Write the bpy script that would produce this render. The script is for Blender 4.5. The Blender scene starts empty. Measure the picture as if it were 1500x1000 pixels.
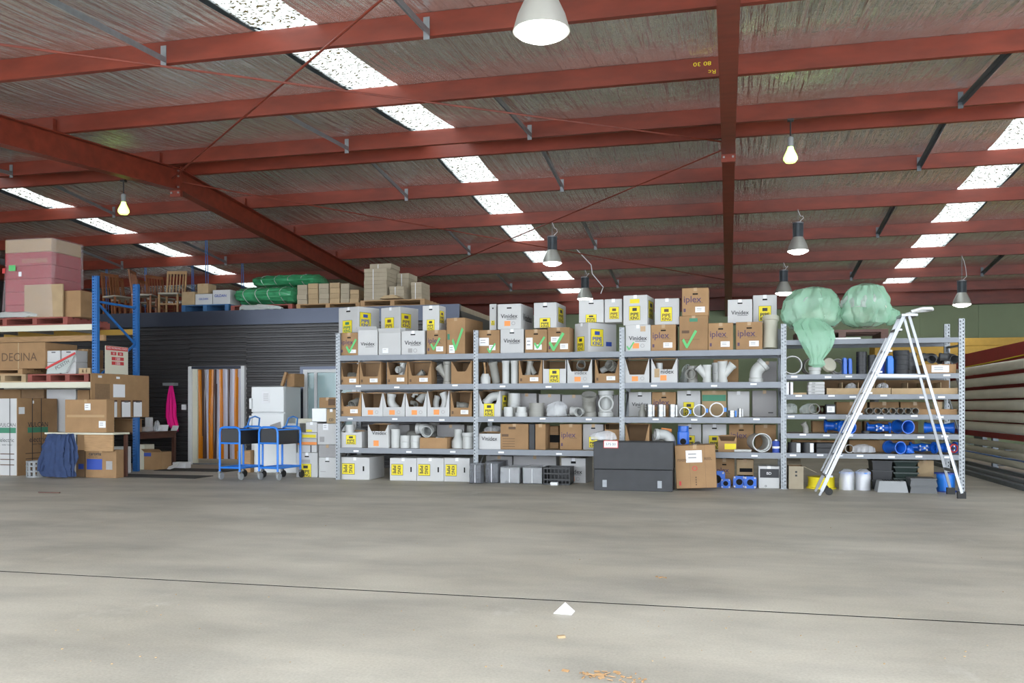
import bpy, bmesh, math, random
from mathutils import Vector, Matrix, Euler, noise
random.seed(7)
scene = bpy.context.scene
COL = scene.collection
PI = math.pi

# ------------------------------------------------------------------ camera
FPX, HOR, EYE = 1300.0, 595.0, 1.2
TH = math.atan(317.0 / FPX)
cam = bpy.data.cameras.new('camera')
cam.sensor_width = 36.0
cam.lens = FPX / 1500 * 36
cam.shift_y = (HOR - 500) / 1500
cam.clip_end = 200
camo = bpy.data.objects.new('camera', cam)
COL.objects.link(camo)
camo.location = (0, 0, EYE)
camo.rotation_euler = (PI / 2, 0, TH)
scene.camera = camo

# ------------------------------------------------------------------ sky, exposure
w = bpy.data.worlds.new('world')
scene.world = w
w.use_nodes = True
bg = w.node_tree.nodes['Background']
bg.inputs[0].default_value = (0.86, 0.93, 1.0, 1)
bg.inputs[1].default_value = 4.0
scene.view_settings.view_transform = 'Standard'
scene.view_settings.look = 'None'
scene.view_settings.gamma = 1.0
scene.view_settings.use_curve_mapping = False
scene.view_settings.exposure = 0.85

# ------------------------------------------------------------------ pixel helpers (a pixel gives a direction, Y is the depth of what it stands on)
def ray(px):
    u = (px - 750) / FPX
    return (-math.sin(TH) + u * math.cos(TH), math.cos(TH) + u * math.sin(TH))
def X(px, Y):
    d = ray(px); return d[0] / d[1] * Y
def T(px, Y):
    return Y / ray(px)[1]
def Z(px, py, Y):
    return EYE + (HOR - py) / FPX * T(px, Y)

# ------------------------------------------------------------------ materials
MATS = {}
def mat(name, col, rough=0.6, metal=0.0, var=0.0, scale=8.0, bump=0.0, bscale=60.0, stretch=(1, 1, 1), col2=None, emit=None, alpha=None, spec=0.5, obj_var=0.0):
    m = bpy.data.materials.new(name); m.use_nodes = True
    nt = m.node_tree; b = nt.nodes['Principled BSDF']
    b.inputs['Base Color'].default_value = (*col, 1)
    b.inputs['Roughness'].default_value = rough
    b.inputs['Metallic'].default_value = metal
    b.inputs['Specular IOR Level'].default_value = spec
    L = nt.links.new
    if var or bump:
        tc = nt.nodes.new('ShaderNodeTexCoord'); mp = nt.nodes.new('ShaderNodeMapping')
        mp.inputs['Scale'].default_value = stretch
        L(tc.outputs['Object'], mp.inputs['Vector'])
    if var:
        n = nt.nodes.new('ShaderNodeTexNoise'); n.inputs['Scale'].default_value = scale; n.inputs['Detail'].default_value = 6
        L(mp.outputs[0], n.inputs['Vector'])
        r = nt.nodes.new('ShaderNodeValToRGB')
        c2 = col2 or tuple(c * (1 - var) for c in col)
        r.color_ramp.elements[0].position = 0.3; r.color_ramp.elements[1].position = 0.7
        r.color_ramp.elements[0].color = (*c2, 1); r.color_ramp.elements[1].color = (*col, 1)
        L(n.outputs['Fac'], r.inputs[0])
        src = r.outputs[0]
        if obj_var:
            oi = nt.nodes.new('ShaderNodeObjectInfo'); hs = nt.nodes.new('ShaderNodeHueSaturation')
            mr = nt.nodes.new('ShaderNodeMapRange'); mr.inputs[3].default_value = 1 - obj_var; mr.inputs[4].default_value = 1 + obj_var
            L(oi.outputs['Random'], mr.inputs[0]); L(mr.outputs[0], hs.inputs['Value']); L(src, hs.inputs['Color']); src = hs.outputs[0]
        L(src, b.inputs['Base Color'])
    if bump:
        n2 = nt.nodes.new('ShaderNodeTexNoise'); n2.inputs['Scale'].default_value = bscale; n2.inputs['Detail'].default_value = 5
        L(mp.outputs[0], n2.inputs['Vector'])
        bp = nt.nodes.new('ShaderNodeBump'); bp.inputs['Strength'].default_value = bump; bp.inputs['Distance'].default_value = 0.02
        L(n2.outputs['Fac'], bp.inputs['Height']); L(bp.outputs[0], b.inputs['Normal'])
    if emit:
        b.inputs['Emission Color'].default_value = (*emit[0], 1); b.inputs['Emission Strength'].default_value = emit[1]
    if alpha is not None:
        b.inputs['Alpha'].default_value = alpha
    MATS[name] = m
    return m

mat('card', (0.36, 0.215, 0.105), 0.85, var=0.16, scale=5, bump=0.1, bscale=40, obj_var=0.12)
mat('card_pale', (0.46, 0.33, 0.19), 0.85, var=0.14, scale=6, obj_var=0.08)
mat('card_grey', (0.40, 0.34, 0.25), 0.9, var=0.12, scale=6, obj_var=0.06)
mat('white_card', (0.55, 0.55, 0.55), 0.7, var=0.07, scale=4, obj_var=0.05)
mat('grey_card', (0.36, 0.35, 0.35), 0.8, var=0.1, scale=4, obj_var=0.08)
mat('card_in', (0.26, 0.16, 0.085), 0.9, var=0.15)
mat('tape', (0.42, 0.27, 0.13), 0.3)
mat('ink', (0.03, 0.03, 0.035), 0.6)
mat('ink_purple', (0.09, 0.05, 0.10), 0.6)
mat('ink_brown', (0.12, 0.07, 0.04), 0.7)
mat('ink_blue', (0.03, 0.07, 0.35), 0.6)
mat('ink_green', (0.05, 0.22, 0.13), 0.6)
mat('ink_red', (0.55, 0.05, 0.05), 0.6)
mat('paper', (0.80, 0.81, 0.83), 0.7)
mat('yellow', (0.80, 0.66, 0.02), 0.6)
mat('orange', (0.85, 0.30, 0.08), 0.6)
mat('spray', (0.12, 0.52, 0.17), 0.6)
mat('hole', (0.02, 0.02, 0.02), 0.9, spec=0.0)
mat('pvc_white', (0.53, 0.54, 0.53), 0.35, var=0.05, scale=3)
mat('pvc_grey', (0.28, 0.275, 0.25), 0.4, var=0.06, scale=3)
mat('pvc_cream', (0.50, 0.48, 0.39), 0.4, var=0.1, scale=2)
mat('blue_iron', (0.012, 0.13, 0.62), 0.3, var=0.2, scale=8)
mat('blue_paint', (0.02, 0.20, 0.72), 0.35)
mat('rack_blue', (0.02, 0.14, 0.42), 0.4)
mat('black_pl', (0.022, 0.023, 0.026), 0.45)
mat('char', (0.045, 0.047, 0.052), 0.65, var=0.2, scale=6)
mat('dkgreen', (0.03, 0.045, 0.04), 0.45)
mat('grey_pl', (0.27, 0.28, 0.29), 0.5)
mat('dkgrey_pl', (0.10, 0.105, 0.11), 0.5)
mat('galv', (0.30, 0.32, 0.34), 0.42, 0.5, var=0.15, scale=14)
mat('galv_dark', (0.16, 0.18, 0.20), 0.5, 0.5, var=0.2, scale=10)
mat('shelf_steel', (0.20, 0.215, 0.24), 0.45, 0.3, var=0.08)
mat('board', (0.40, 0.33, 0.24), 0.8, var=0.15)
mat('alu', (0.31, 0.32, 0.335), 0.34, 0.8)
mat('steel', (0.26, 0.26, 0.26), 0.32, 0.95)
mat('chrome_dark', (0.30, 0.30, 0.28), 0.3, 0.9)
mat('red_oxide', (0.235, 0.040, 0.020), 0.42, var=0.35, scale=3, stretch=(0.6, 2, 2))
mat('red_paint', (0.40, 0.03, 0.03), 0.6, var=0.2, scale=3)
mat('timber', (0.45, 0.27, 0.13), 0.7, var=0.25, scale=6, stretch=(1, 8, 8))
mat('timber_red', (0.33, 0.09, 0.07), 0.75, var=0.3, scale=6)
mat('chair_wood', (0.30, 0.11, 0.045), 0.45, var=0.25, scale=10)
mat('dark_wood', (0.11, 0.045, 0.03), 0.5, var=0.3, scale=8)
mat('seat_fab', (0.42, 0.38, 0.32), 0.9)
mat('pallet_blue', (0.05, 0.15, 0.32), 0.7, var=0.2)
mat('fridge', (0.74, 0.76, 0.77), 0.3)
mat('cream', (0.66, 0.64, 0.52), 0.5)
mat('dark_clad', (0.055, 0.053, 0.055), 0.38, 0.3, var=0.15, scale=3)
mat('flash', (0.06, 0.07, 0.10), 0.3, 0.5)
mat('green_wall', (0.30, 0.36, 0.22), 0.8, var=0.08, scale=1.5)
mat('white_frame', (0.72, 0.73, 0.74), 0.5)
mat('pink', (0.85, 0.005, 0.25), 0.8)
mat('denim', (0.03, 0.055, 0.14), 0.85, var=0.25, scale=10)
mat('mat_rub', (0.035, 0.033, 0.03), 0.95, var=0.3, scale=40)
mat('bolt', (0.35, 0.35, 0.35), 0.4, 0.8)
mat('rubber', (0.02, 0.02, 0.02), 0.7)
mat('pipe_cream', (0.84, 0.81, 0.69), 0.35, var=0.1, scale=2)
mat('ochre', (0.50, 0.30, 0.05), 0.7, var=0.15)
mat('lamp_glow', (1, 1, 0.95), 0.5, emit=((1, 1, 0.93), 14.0))
mat('bulb_glow', (1, 1, 0.8), 0.5, emit=((0.5, 1.0, 0.12), 2.0))
mat('lamp_shade', (0.62, 0.62, 0.58), 0.4, 0.6)
mat('silver_wrap', (0.66, 0.66, 0.70), 0.25, 0.5, bump=0.6, bscale=25)
mat('brick_paper', (0.40, 0.035, 0.05), 0.7, var=0.2, scale=9)

def film(name, col, alpha, rough=0.15, bump=0.8, bscale=14):
    m = mat(name, col, rough, bump=bump, bscale=bscale, alpha=alpha)
    return m
film('film_clear', (0.80, 0.82, 0.86), 0.38)
film('film_green', (0.38, 0.70, 0.50), 0.5, 0.2)
film('film_white', (0.72, 0.78, 0.75), 0.42)
film('film_dark', (0.22, 0.23, 0.26), 0.5)
film('film_pink', (0.74, 0.66, 0.68), 0.2, bump=1.0, bscale=20)
mat('bale_green', (0.06, 0.34, 0.15), 0.2, var=0.3, scale=4, bump=0.9, bscale=12)

def strip_mat(name, col, tr):
    m = bpy.data.materials.new(name); m.use_nodes = True; nt = m.node_tree
    b = nt.nodes['Principled BSDF']; b.inputs['Base Color'].default_value = (*col, 1); b.inputs['Roughness'].default_value = 0.12
    t = nt.nodes.new('ShaderNodeBsdfTransparent'); t.inputs[0].default_value = (*col, 1)
    mx = nt.nodes.new('ShaderNodeMixShader'); mx.inputs[0].default_value = tr
    nt.links.new(b.outputs[0], mx.inputs[1]); nt.links.new(t.outputs[0], mx.inputs[2])
    nt.links.new(mx.outputs[0], nt.nodes['Material Output'].inputs[0]); MATS[name] = m
strip_mat('strip_orange', (0.90, 0.30, 0.02), 0.45)
strip_mat('strip_clear', (0.80, 0.80, 0.95), 0.5)
strip_mat('strip_brown', (0.10, 0.06, 0.05), 0.2)
strip_mat('glass', (0.62, 0.78, 0.80), 0.5)

def concrete():
    m = bpy.data.materials.new('concrete'); m.use_nodes = True; nt = m.node_tree; L = nt.links.new
    b = nt.nodes['Principled BSDF']; tc = nt.nodes.new('ShaderNodeTexCoord')
    def N(scale, detail=6, stretch=(1, 1, 1), rough=0.6):
        mp = nt.nodes.new('ShaderNodeMapping'); mp.inputs['Scale'].default_value = stretch
        L(tc.outputs['Object'], mp.inputs['Vector'])
        n = nt.nodes.new('ShaderNodeTexNoise'); n.inputs['Scale'].default_value = scale; n.inputs['Detail'].default_value = detail; n.inputs['Roughness'].default_value = rough
        L(mp.outputs[0], n.inputs['Vector']); return n.outputs['Fac']
    def ramp(fac, p0, c0, p1, c1):
        r = nt.nodes.new('ShaderNodeValToRGB'); e = r.color_ramp.elements
        e[0].position = p0; e[1].position = p1; e[0].color = (*c0, 1); e[1].color = (*c1, 1)
        L(fac, r.inputs[0]); return r.outputs[0]
    def mix(kind, f, a, c):
        x = nt.nodes.new('ShaderNodeMix'); x.data_type = 'RGBA'; x.blend_type = kind
        if isinstance(f, float): x.inputs[0].default_value = f
        else: L(f, x.inputs[0])
        L(a, x.inputs[6]); L(c, x.inputs[7]); return x.outputs[2]
    base = ramp(N(0.35, 8), 0.3, (0.40, 0.365, 0.305), 0.7, (0.60, 0.56, 0.49))
    streak = ramp(N(1.1, 8, (0.6, 1.3, 1)), 0.32, (0.64, 0.65, 0.67), 0.6, (1, 1, 1))
    c = mix('MULTIPLY', 0.8, base, streak)
    speck = ramp(N(70, 3), 0.35, (0.8, 0.79, 0.77), 0.6, (1, 1, 1))
    c = mix('MULTIPLY', 0.7, c, speck)
    pale = nt.nodes.new('ShaderNodeValToRGB'); pale.color_ramp.elements[0].position = 0.60; pale.color_ramp.elements[1].position = 0.74
    L(N(0.9, 10, (1.4, 0.8, 1), 0.75), pale.inputs[0])
    g = nt.nodes.new('ShaderNodeRGB'); g.outputs[0].default_value = (0.66, 0.64, 0.60, 1)
    fm = nt.nodes.new('ShaderNodeMath'); fm.operation = 'MULTIPLY'; fm.inputs[1].default_value = 0.5
    L(pale.outputs[0], fm.inputs[0]); c = mix('MIX', fm.outputs[0], c, g.outputs[0])
    L(c, b.inputs['Base Color'])
    rr = nt.nodes.new('ShaderNodeMapRange'); rr.inputs[3].default_value = 0.42; rr.inputs[4].default_value = 0.72
    L(N(0.8, 6), rr.inputs[0]); L(rr.outputs[0], b.inputs['Roughness'])
    bp = nt.nodes.new('ShaderNodeBump'); bp.inputs['Strength'].default_value = 0.15; bp.inputs['Distance'].default_value = 0.01
    L(N(35, 6), bp.inputs['Height']); L(bp.outputs[0], b.inputs['Normal'])
    MATS['concrete'] = m
concrete()

def foil():
    m = bpy.data.materials.new('foil'); m.use_nodes = True; nt = m.node_tree; L = nt.links.new
    b = nt.nodes['Principled BSDF']; b.inputs['Metallic'].default_value = 0.72; b.inputs['Roughness'].default_value = 0.26
    tc = nt.nodes.new('ShaderNodeTexCoord')
    def N(scale, st, detail=6):
        mp = nt.nodes.new('ShaderNodeMapping'); mp.inputs['Scale'].default_value = st
        L(tc.outputs['Object'], mp.inputs['Vector'])
        n = nt.nodes.new('ShaderNodeTexNoise'); n.inputs['Scale'].default_value = scale; n.inputs['Detail'].default_value = detail
        L(mp.outputs[0], n.inputs['Vector']); return n.outputs['Fac']
    a = N(1.7, (6.0, 0.35, 1), 4); c = N(3.0, (1.5, 1.0, 1), 3); s = N(0.5, (1, 0.6, 1))
    add = nt.nodes.new('ShaderNodeMath'); add.operation = 'MULTIPLY_ADD'; add.inputs[1].default_value = 0.3
    L(c, add.inputs[0]); L(a, add.inputs[2])
    bp = nt.nodes.new('ShaderNodeBump'); bp.inputs['Strength'].default_value = 1.0; bp.inputs['Distance'].default_value = 0.10
    L(add.outputs[0], bp.inputs['Height']); L(bp.outputs[0], b.inputs['Normal'])
    r = nt.nodes.new('ShaderNodeValToRGB'); r.color_ramp.elements[0].color = (0.66, 0.66, 0.62, 1); r.color_ramp.elements[1].color = (0.92, 0.92, 0.88, 1)
    r.color_ramp.elements[0].position = 0.3; r.color_ramp.elements[1].position = 0.7
    L(s, r.inputs[0]); L(r.outputs[0], b.inputs['Base Color'])
    MATS['foil'] = m
foil()

def skylight():
    m = bpy.data.materials.new('skylight_sheet'); m.use_nodes = True; nt = m.node_tree; L = nt.links.new
    out = nt.nodes['Material Output']; nt.nodes.remove(nt.nodes['Principled BSDF'])
    tc = nt.nodes.new('ShaderNodeTexCoord'); n = nt.nodes.new('ShaderNodeTexNoise'); n.inputs['Scale'].default_value = 22; n.inputs['Detail'].default_value = 5
    L(tc.outputs['Object'], n.inputs['Vector'])
    r = nt.nodes.new('ShaderNodeValToRGB'); e = r.color_ramp.elements
    e[0].position = 0.41; e[0].color = (0.03, 0.022, 0.01, 1); e[1].position = 0.47; e[1].color = (0.30, 0.31, 0.29, 1)
    L(n.outputs['Fac'], r.inputs[0])
    t = nt.nodes.new('ShaderNodeBsdfTranslucent'); tr = nt.nodes.new('ShaderNodeBsdfTransparent')
    L(r.outputs[0], t.inputs[0]); L(r.outputs[0], tr.inputs[0])
    mx = nt.nodes.new('ShaderNodeMixShader'); mx.inputs[0].default_value = 0.06
    L(t.outputs[0], mx.inputs[1]); L(tr.outputs[0], mx.inputs[2]); L(mx.outputs[0], out.inputs[0])
    MATS['skylight_sheet'] = m
skylight()

# ------------------------------------------------------------------ mesh helpers
class MB:
    def __init__(s): s.v = []; s.f = []
    def add(s, vs, fs):
        o = len(s.v); s.v += [tuple(p) for p in vs]; s.f += [tuple(i + o for i in q) for q in fs]; return s
    def box(s, x0, x1, y0, y1, z0, z1, M=None):
        vs = [Vector((x, y, z)) for z in (z0, z1) for y in (y0, y1) for x in (x0, x1)]
        if M is not None: vs = [M @ p for p in vs]
        return s.add(vs, [(0, 2, 3, 1), (4, 5, 7, 6), (0, 1, 5, 4), (2, 6, 7, 3), (0, 4, 6, 2), (1, 3, 7, 5)])
    def bar(s, p, q, a, b=None, up=(0, 0, 1)):
        """rectangular bar from p to q, a wide, b high"""
        b = b or a; p = Vector(p); q = Vector(q); d = q - p; L = d.length; d.normalize()
        up = Vector(up)
        if abs(d.dot(up)) > 0.99: up = Vector((0, 1, 0))
        x = d.cross(up).normalized(); z = x.cross(d)
        M = Matrix((x, d, z)).transposed().to_4x4(); M.translation = p
        return s.box(-a / 2, a / 2, 0, L, -b / 2, b / 2, M)
    def prism(s, poly, y0, y1):
        """polygon in xz extruded along y"""
        n = len(poly)
        vs = [(x, y0, z) for x, z in poly] + [(x, y1, z) for x, z in poly]
        fs = [tuple(range(n)), tuple(range(2 * n - 1, n - 1, -1))]
        fs += [(i + n, (i + 1) % n + n, (i + 1) % n, i) for i in range(n)]
        return s.add(vs, fs)
    def rings(s, rs, closed=False, cap0=False, cap1=False):
        n = len(rs[0]); vs = [p for r in rs for p in r]; fs = []
        m = len(rs)
        for k in range(m if closed else m - 1):
            a = k * n; b = ((k + 1) % m) * n
            for i in range(n):
                j = (i + 1) % n; fs.append((a + i, a + j, b + j, b + i))
        if cap0: fs.append(tuple(range(n - 1, -1, -1)))
        if cap1: fs.append(tuple((m - 1) * n + i for i in range(n)))
        return s.add(vs, fs)
    def tube(s, pts, r, wall=None, seg=14, cap=True):
        """sweep; r number or list per point; wall -> hollow open pipe"""
        pts = [Vector(p) for p in pts]; n = len(pts)
        rr = r if isinstance(r, (list, tuple)) else [r] * n
        tang = []
        for i in range(n):
            a = pts[max(i - 1, 0)]; b = pts[min(i + 1, n - 1)]
            k = 1
            while (b - a).length < 1e-7: k += 1; a = pts[max(i - k, 0)]; b = pts[min(i + k, n - 1)]
            tang.append((b - a).normalized())
        ref = Vector((0, 1, 0)) if abs(tang[0].y) < 0.9 else Vector((1, 0, 0))
        nx = (ref - tang[0] * ref.dot(tang[0])).normalized(); out = []
        fr = []
        for t in tang:
            nx = (nx - t * nx.dot(t)).normalized(); fr.append((nx, t.cross(nx)))
        def ring(i, q): return [pts[i] + (fr[i][0] * math.cos(2 * PI * k / seg) + fr[i][1] * math.sin(2 * PI * k / seg)) * q for k in range(seg)]
        rs = [ring(i, rr[i]) for i in range(n)]
        if wall:
            rs += [ring(i, max(rr[i] - wall, 0.001)) for i in range(n - 1, -1, -1)]
            return s.rings(rs, closed=True)
        return s.rings(rs, cap0=cap, cap1=cap)
    def lathe(s, prof, seg=20, c=(0, 0, 0)):
        rs = [[(c[0] + r * math.cos(2 * PI * k / seg), c[1] + r * math.sin(2 * PI * k / seg), c[2] + z) for k in range(seg)] for r, z in prof]
        return s.rings(rs, cap0=True, cap1=True)
    def lump(s, rings, seg=28, amp=0.12, freq=4.0, seed=0, M=None, folds=0, fa=0.0, sub=1):
        """soft crinkled body: rings (x,y,z,ra,rb) stacked along z"""
        rs = []
        if sub > 1:
            fine = []
            for p, q in zip(rings[:-1], rings[1:]):
                fine += [tuple(p[i] + (q[i] - p[i]) * k / sub for i in range(5)) for k in range(sub)]
            rings = fine + [rings[-1]]
        for j, (x, y, z, a, b) in enumerate(rings):
            r_ = []
            for k in range(seg):
                t = 2 * PI * k / seg; cx, cy = math.cos(t), math.sin(t)
                q = 1 + amp * noise.noise(Vector((cx * freq * .6 + seed, cy * freq * .6, z * freq))) + amp * .6 * noise.noise(Vector((cx * freq * 2 + seed, cy * freq * 2, z * freq * 2.4)))
                if folds: q += fa * (abs(math.sin(folds * t / 2 + 2.2 * noise.noise(Vector((cx, cy, z * 2.5 + seed))))) - .6)
                p = Vector((x + a * cx * q, y + b * cy * q, z + amp * .25 * a * noise.noise(Vector((cx * 3, cy * 3, z * 5 + seed)))))
                r_.append(M @ p if M is not None else p)
            rs.append(r_)
        return s.rings(rs, cap0=True, cap1=True)
    def xf(s, M):
        s.v = [tuple(M @ Vector(p)) for p in s.v]; return s
    def rest(s):
        """centre in x,y and put the lowest point at z=0"""
        xs = [p[0] for p in s.v]; ys = [p[1] for p in s.v]; zs = [p[2] for p in s.v]
        cx, cy, cz = (min(xs) + max(xs)) / 2, (min(ys) + max(ys)) / 2, min(zs)
        s.v = [(p[0] - cx, p[1] - cy, p[2] - cz) for p in s.v]; return s
    def mesh(s, name, m, smooth=False, bevel=0):
        me = bpy.data.meshes.new(name); me.from_pydata(s.v, [], s.f); me.validate()
        bm = bmesh.new(); bm.from_mesh(me)
        bmesh.ops.recalc_face_normals(bm, faces=bm.faces)
        if bevel: bmesh.ops.bevel(bm, geom=[e for e in bm.edges], offset=bevel, segments=1, affect='EDGES', clamp_overlap=True)
        bm.to_mesh(me); bm.free()
        me.materials.append(MATS[m])
        if smooth:
            me.polygons.foreach_set('use_smooth', [True] * len(me.polygons))
            try: me.set_sharp_from_angle(angle=0.7)
            except Exception: pass
        return me
    def build(s, name, m, parent=None, loc=(0, 0, 0), rot=None, smooth=False, bevel=0):
        return link(name, s.mesh(name, m, smooth, bevel), parent, loc, rot)

def link(name, me, parent=None, loc=(0, 0, 0), rot=None, scale=None):
    o = bpy.data.objects.new(name, me); COL.objects.link(o)
    o.location = loc
    if rot is not None: o.rotation_euler = rot
    if scale is not None: o.scale = scale
    if parent is not None: o.parent = parent
    return o
LABELS = {}
def tag(o, label, cat, group=None):
    o['label'] = label; o['category'] = cat
    if group: o['group'] = group
    if label in LABELS and LABELS[label] != group: print('DUPLICATE LABEL', label)
    if label in LABELS and not group: print('DUPLICATE LABEL', label)
    LABELS[label] = group
    return o
def empty(name, loc, label=None, cat=None, group=None, rz=0):
    o = bpy.data.objects.new(name, None); COL.objects.link(o); o.empty_display_size = 0.1
    o.location = loc; o.rotation_euler = (0, 0, rz)
    if label: tag(o, label, cat, group)
    return o
def struct(o): o['kind'] = 'structure'; return o
_unit = {}
def plate(name, m, parent, cx, cz, w_, h_, y=-0.002, face='front', box=None, rz=0.0):
    """thin printed or stuck rectangle on a face of a box"""
    if m not in _unit:
        _unit[m] = MB().box(-.5, .5, -.0015, .0015, -.5, .5).mesh('plate_' + m, m)
    o = link(name, _unit[m], parent, scale=(w_, 1, h_))
    put(o, cx, cz, face, box, y, rz); return o
def put(o, cx, cz, face, box, y=-0.002, rz=0.0):
    if face == 'front': o.location = (cx, y, cz); o.rotation_euler = (0, rz, 0)
    elif face == 'right': o.location = (box.w - y, cx, cz); o.rotation_euler = (0, 0, PI / 2)
    elif face == 'left': o.location = (y, cx, cz); o.rotation_euler = (0, 0, -PI / 2)
_txt = {}
def text_mesh(t, m, bold=0.0):
    k = (t, m, bold)
    if k not in _txt:
        cu = bpy.data.curves.new('lettering', 'FONT'); cu.body = t; cu.align_x = 'CENTER'; cu.align_y = 'CENTER'
        cu.offset = bold; cu.resolution_u = 3; cu.space_line = 0.85
        ob = bpy.data.objects.new('tmp_text', cu); COL.objects.link(ob)
        me = bpy.data.meshes.new_from_object(ob.evaluated_get(bpy.context.evaluated_depsgraph_get()))
        bpy.data.objects.remove(ob); bpy.data.curves.remove(cu)
        me.transform(Matrix.Rotation(PI / 2, 4, 'X'))
        xs = [v.co.x for v in me.vertices]; zs = [v.co.z for v in me.vertices]
        me.transform(Matrix.Translation((-(min(xs) + max(xs)) / 2, 0, -(min(zs) + max(zs)) / 2)))
        me.materials.clear(); me.materials.append(MATS[m])
        _txt[k] = (me, max(xs) - min(xs), max(zs) - min(zs))
    return _txt[k]
def text(t, m, parent, cx, cz, w_, face='front', box=None, y=-0.004, h_=None, bold=0.0, rz=0.0):
    me, tw, th = text_mesh(t, m, bold)
    s = w_ / tw
    o = link('lettering', me, parent, scale=(s, 1, (h_ / th) if h_ else s)); put(o, cx, cz, face, box, y, rz); return o

def under(child, part):
    """make child a piece of part without moving it"""
    child.parent = part; child.matrix_parent_inverse = part.matrix_basis.inverted(); return child
# ================================================================== THE SETTING
# ---- floor: two slabs with a sawn joint at y = 5.4
fl = struct(empty('floor', (0, 0, 0)))
MB().box(-19.6, 14.6, -6, 5.385, -0.15, 0).build('slab', 'concrete', fl)
MB().box(-19.6, 14.6, 5.415, 28.8, -0.15, 0).build('slab', 'concrete', fl)
MB().box(-19.6, 14.6, 5.385, 5.415, -0.15, -0.001).build('joint_filler', 'hole', fl)

def zp(y): return 5.57 - 0.08 * abs(y - 14.4)      # underside of the purlins
NEAR = [1.65, 4.1, 6.5, 8.95, 11.4, 13.98]
FAR = [14.75, 16.85, 19.0, 21.3, 23.5, 25.7, 27.6]
XL, XR = -19.6, 14.6
ce = struct(empty('ceiling', (0, 14.4, 5.8)))
def cpart(mb, name, m, smooth=False):
    o = mb.build(name, m, None, smooth=smooth); o.parent = ce; o.matrix_parent_inverse = Matrix.Translation((0, -14.4, -5.8)); return o
# foil lined roof, one blanket for each gap between purlins and each stretch between skylights
STRIPS = [(-14.85, -14.1), (-5.15, -4.38), (4.35, 5.12)]
stretch = [(XL, -14.85), (-14.1, -5.15), (-4.38, 4.35), (5.12, XR)]
ys = [-0.6] + NEAR + [14.4] + FAR + [28.8]
for a, b in zip(ys[:-1], ys[1:]):
    for x0, x1 in stretch:
        nx = max(4, int((x1 - x0) / 0.16)); ny = 7
        vs = []; fs = []
        for j in range(ny + 1):
            y = a + (b - a) * j / ny
            sag = math.sin(PI * j / ny) * 0.045
            for i in range(nx + 1):
                x = x0 + (x1 - x0) * i / nx
                q = noise.noise(Vector((x * 2.2, y * 0.5, a))) * 0.03 * math.sin(PI * j / ny)
                vs.append((x, y, zp(y) + 0.252 - sag + q))
        for j in range(ny):
            for i in range(nx):
                k = j * (nx + 1) + i; fs.append((k, k + 1, k + nx + 2, k + nx + 1))
        cpart(MB().add(vs, fs), 'foil_blanket', 'foil', True)
    # lap seams of the blankets
    for x0, x1 in STRIPS:
        prof = []; n = 24
        vs = []; fs = []
        for j, y in enumerate((a + 0.04, b - 0.04)):
            for i in range(n + 1):
                vs.append((x0 - 0.03 + (x1 - x0 + 0.06) * i / n, y, zp(y) + 0.275 + 0.02 * (1 if (i // 2) % 3 == 0 else 0)))
        for i in range(n): fs.append((i, i + 1, i + n + 2, i + n + 1))
        cpart(MB().add(vs, fs), 'skylight_panel', 'skylight_sheet')
# opaque outer roof sheets above the foil
for x0, x1 in stretch:
    for a, b in ((-0.6, 14.4), (14.4, 28.8)):
        za, zb = zp(a) + 0.33, zp(b) + 0.33
        cpart(MB().add([(x0, a, za), (x1, a, za), (x1, b, zb), (x0, b, zb), (x0, a, za + .03), (x1, a, za + .03), (x1, b, zb + .03), (x0, b, zb + .03)],
              [(0, 1, 2, 3), (7, 6, 5, 4), (0, 4, 5, 1), (1, 5, 6, 2), (2, 6, 7, 3), (3, 7, 4, 0)]), 'roof_sheet', 'galv_dark')
# purlins: C sections, web towards the door
def purlin(y, h=0.25, lowered=0.0, fl_=0.075):
    z = zp(y) - lowered; t = 0.006
    mb = MB()
    mb.box(XL, XR, y, y + t, z, z + h); mb.box(XL, XR, y + t, y + fl_, z, z + t); mb.box(XL, XR, y + t, y + fl_, z + h - t, z + h)
    mb.box(XL, XR, y + fl_ - t, y + fl_, z + t, z + 0.022)
    return cpart(mb, 'purlin', 'red_oxide')
for y in NEAR + FAR: purlin(y)
cpart(MB().box(XL, XR, 28.5, 28.6, 4.2, 4.75).box(XL, XR, 28.42, 28.5, 4.2, 4.21), 'eave_beam', 'red_oxide')
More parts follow.
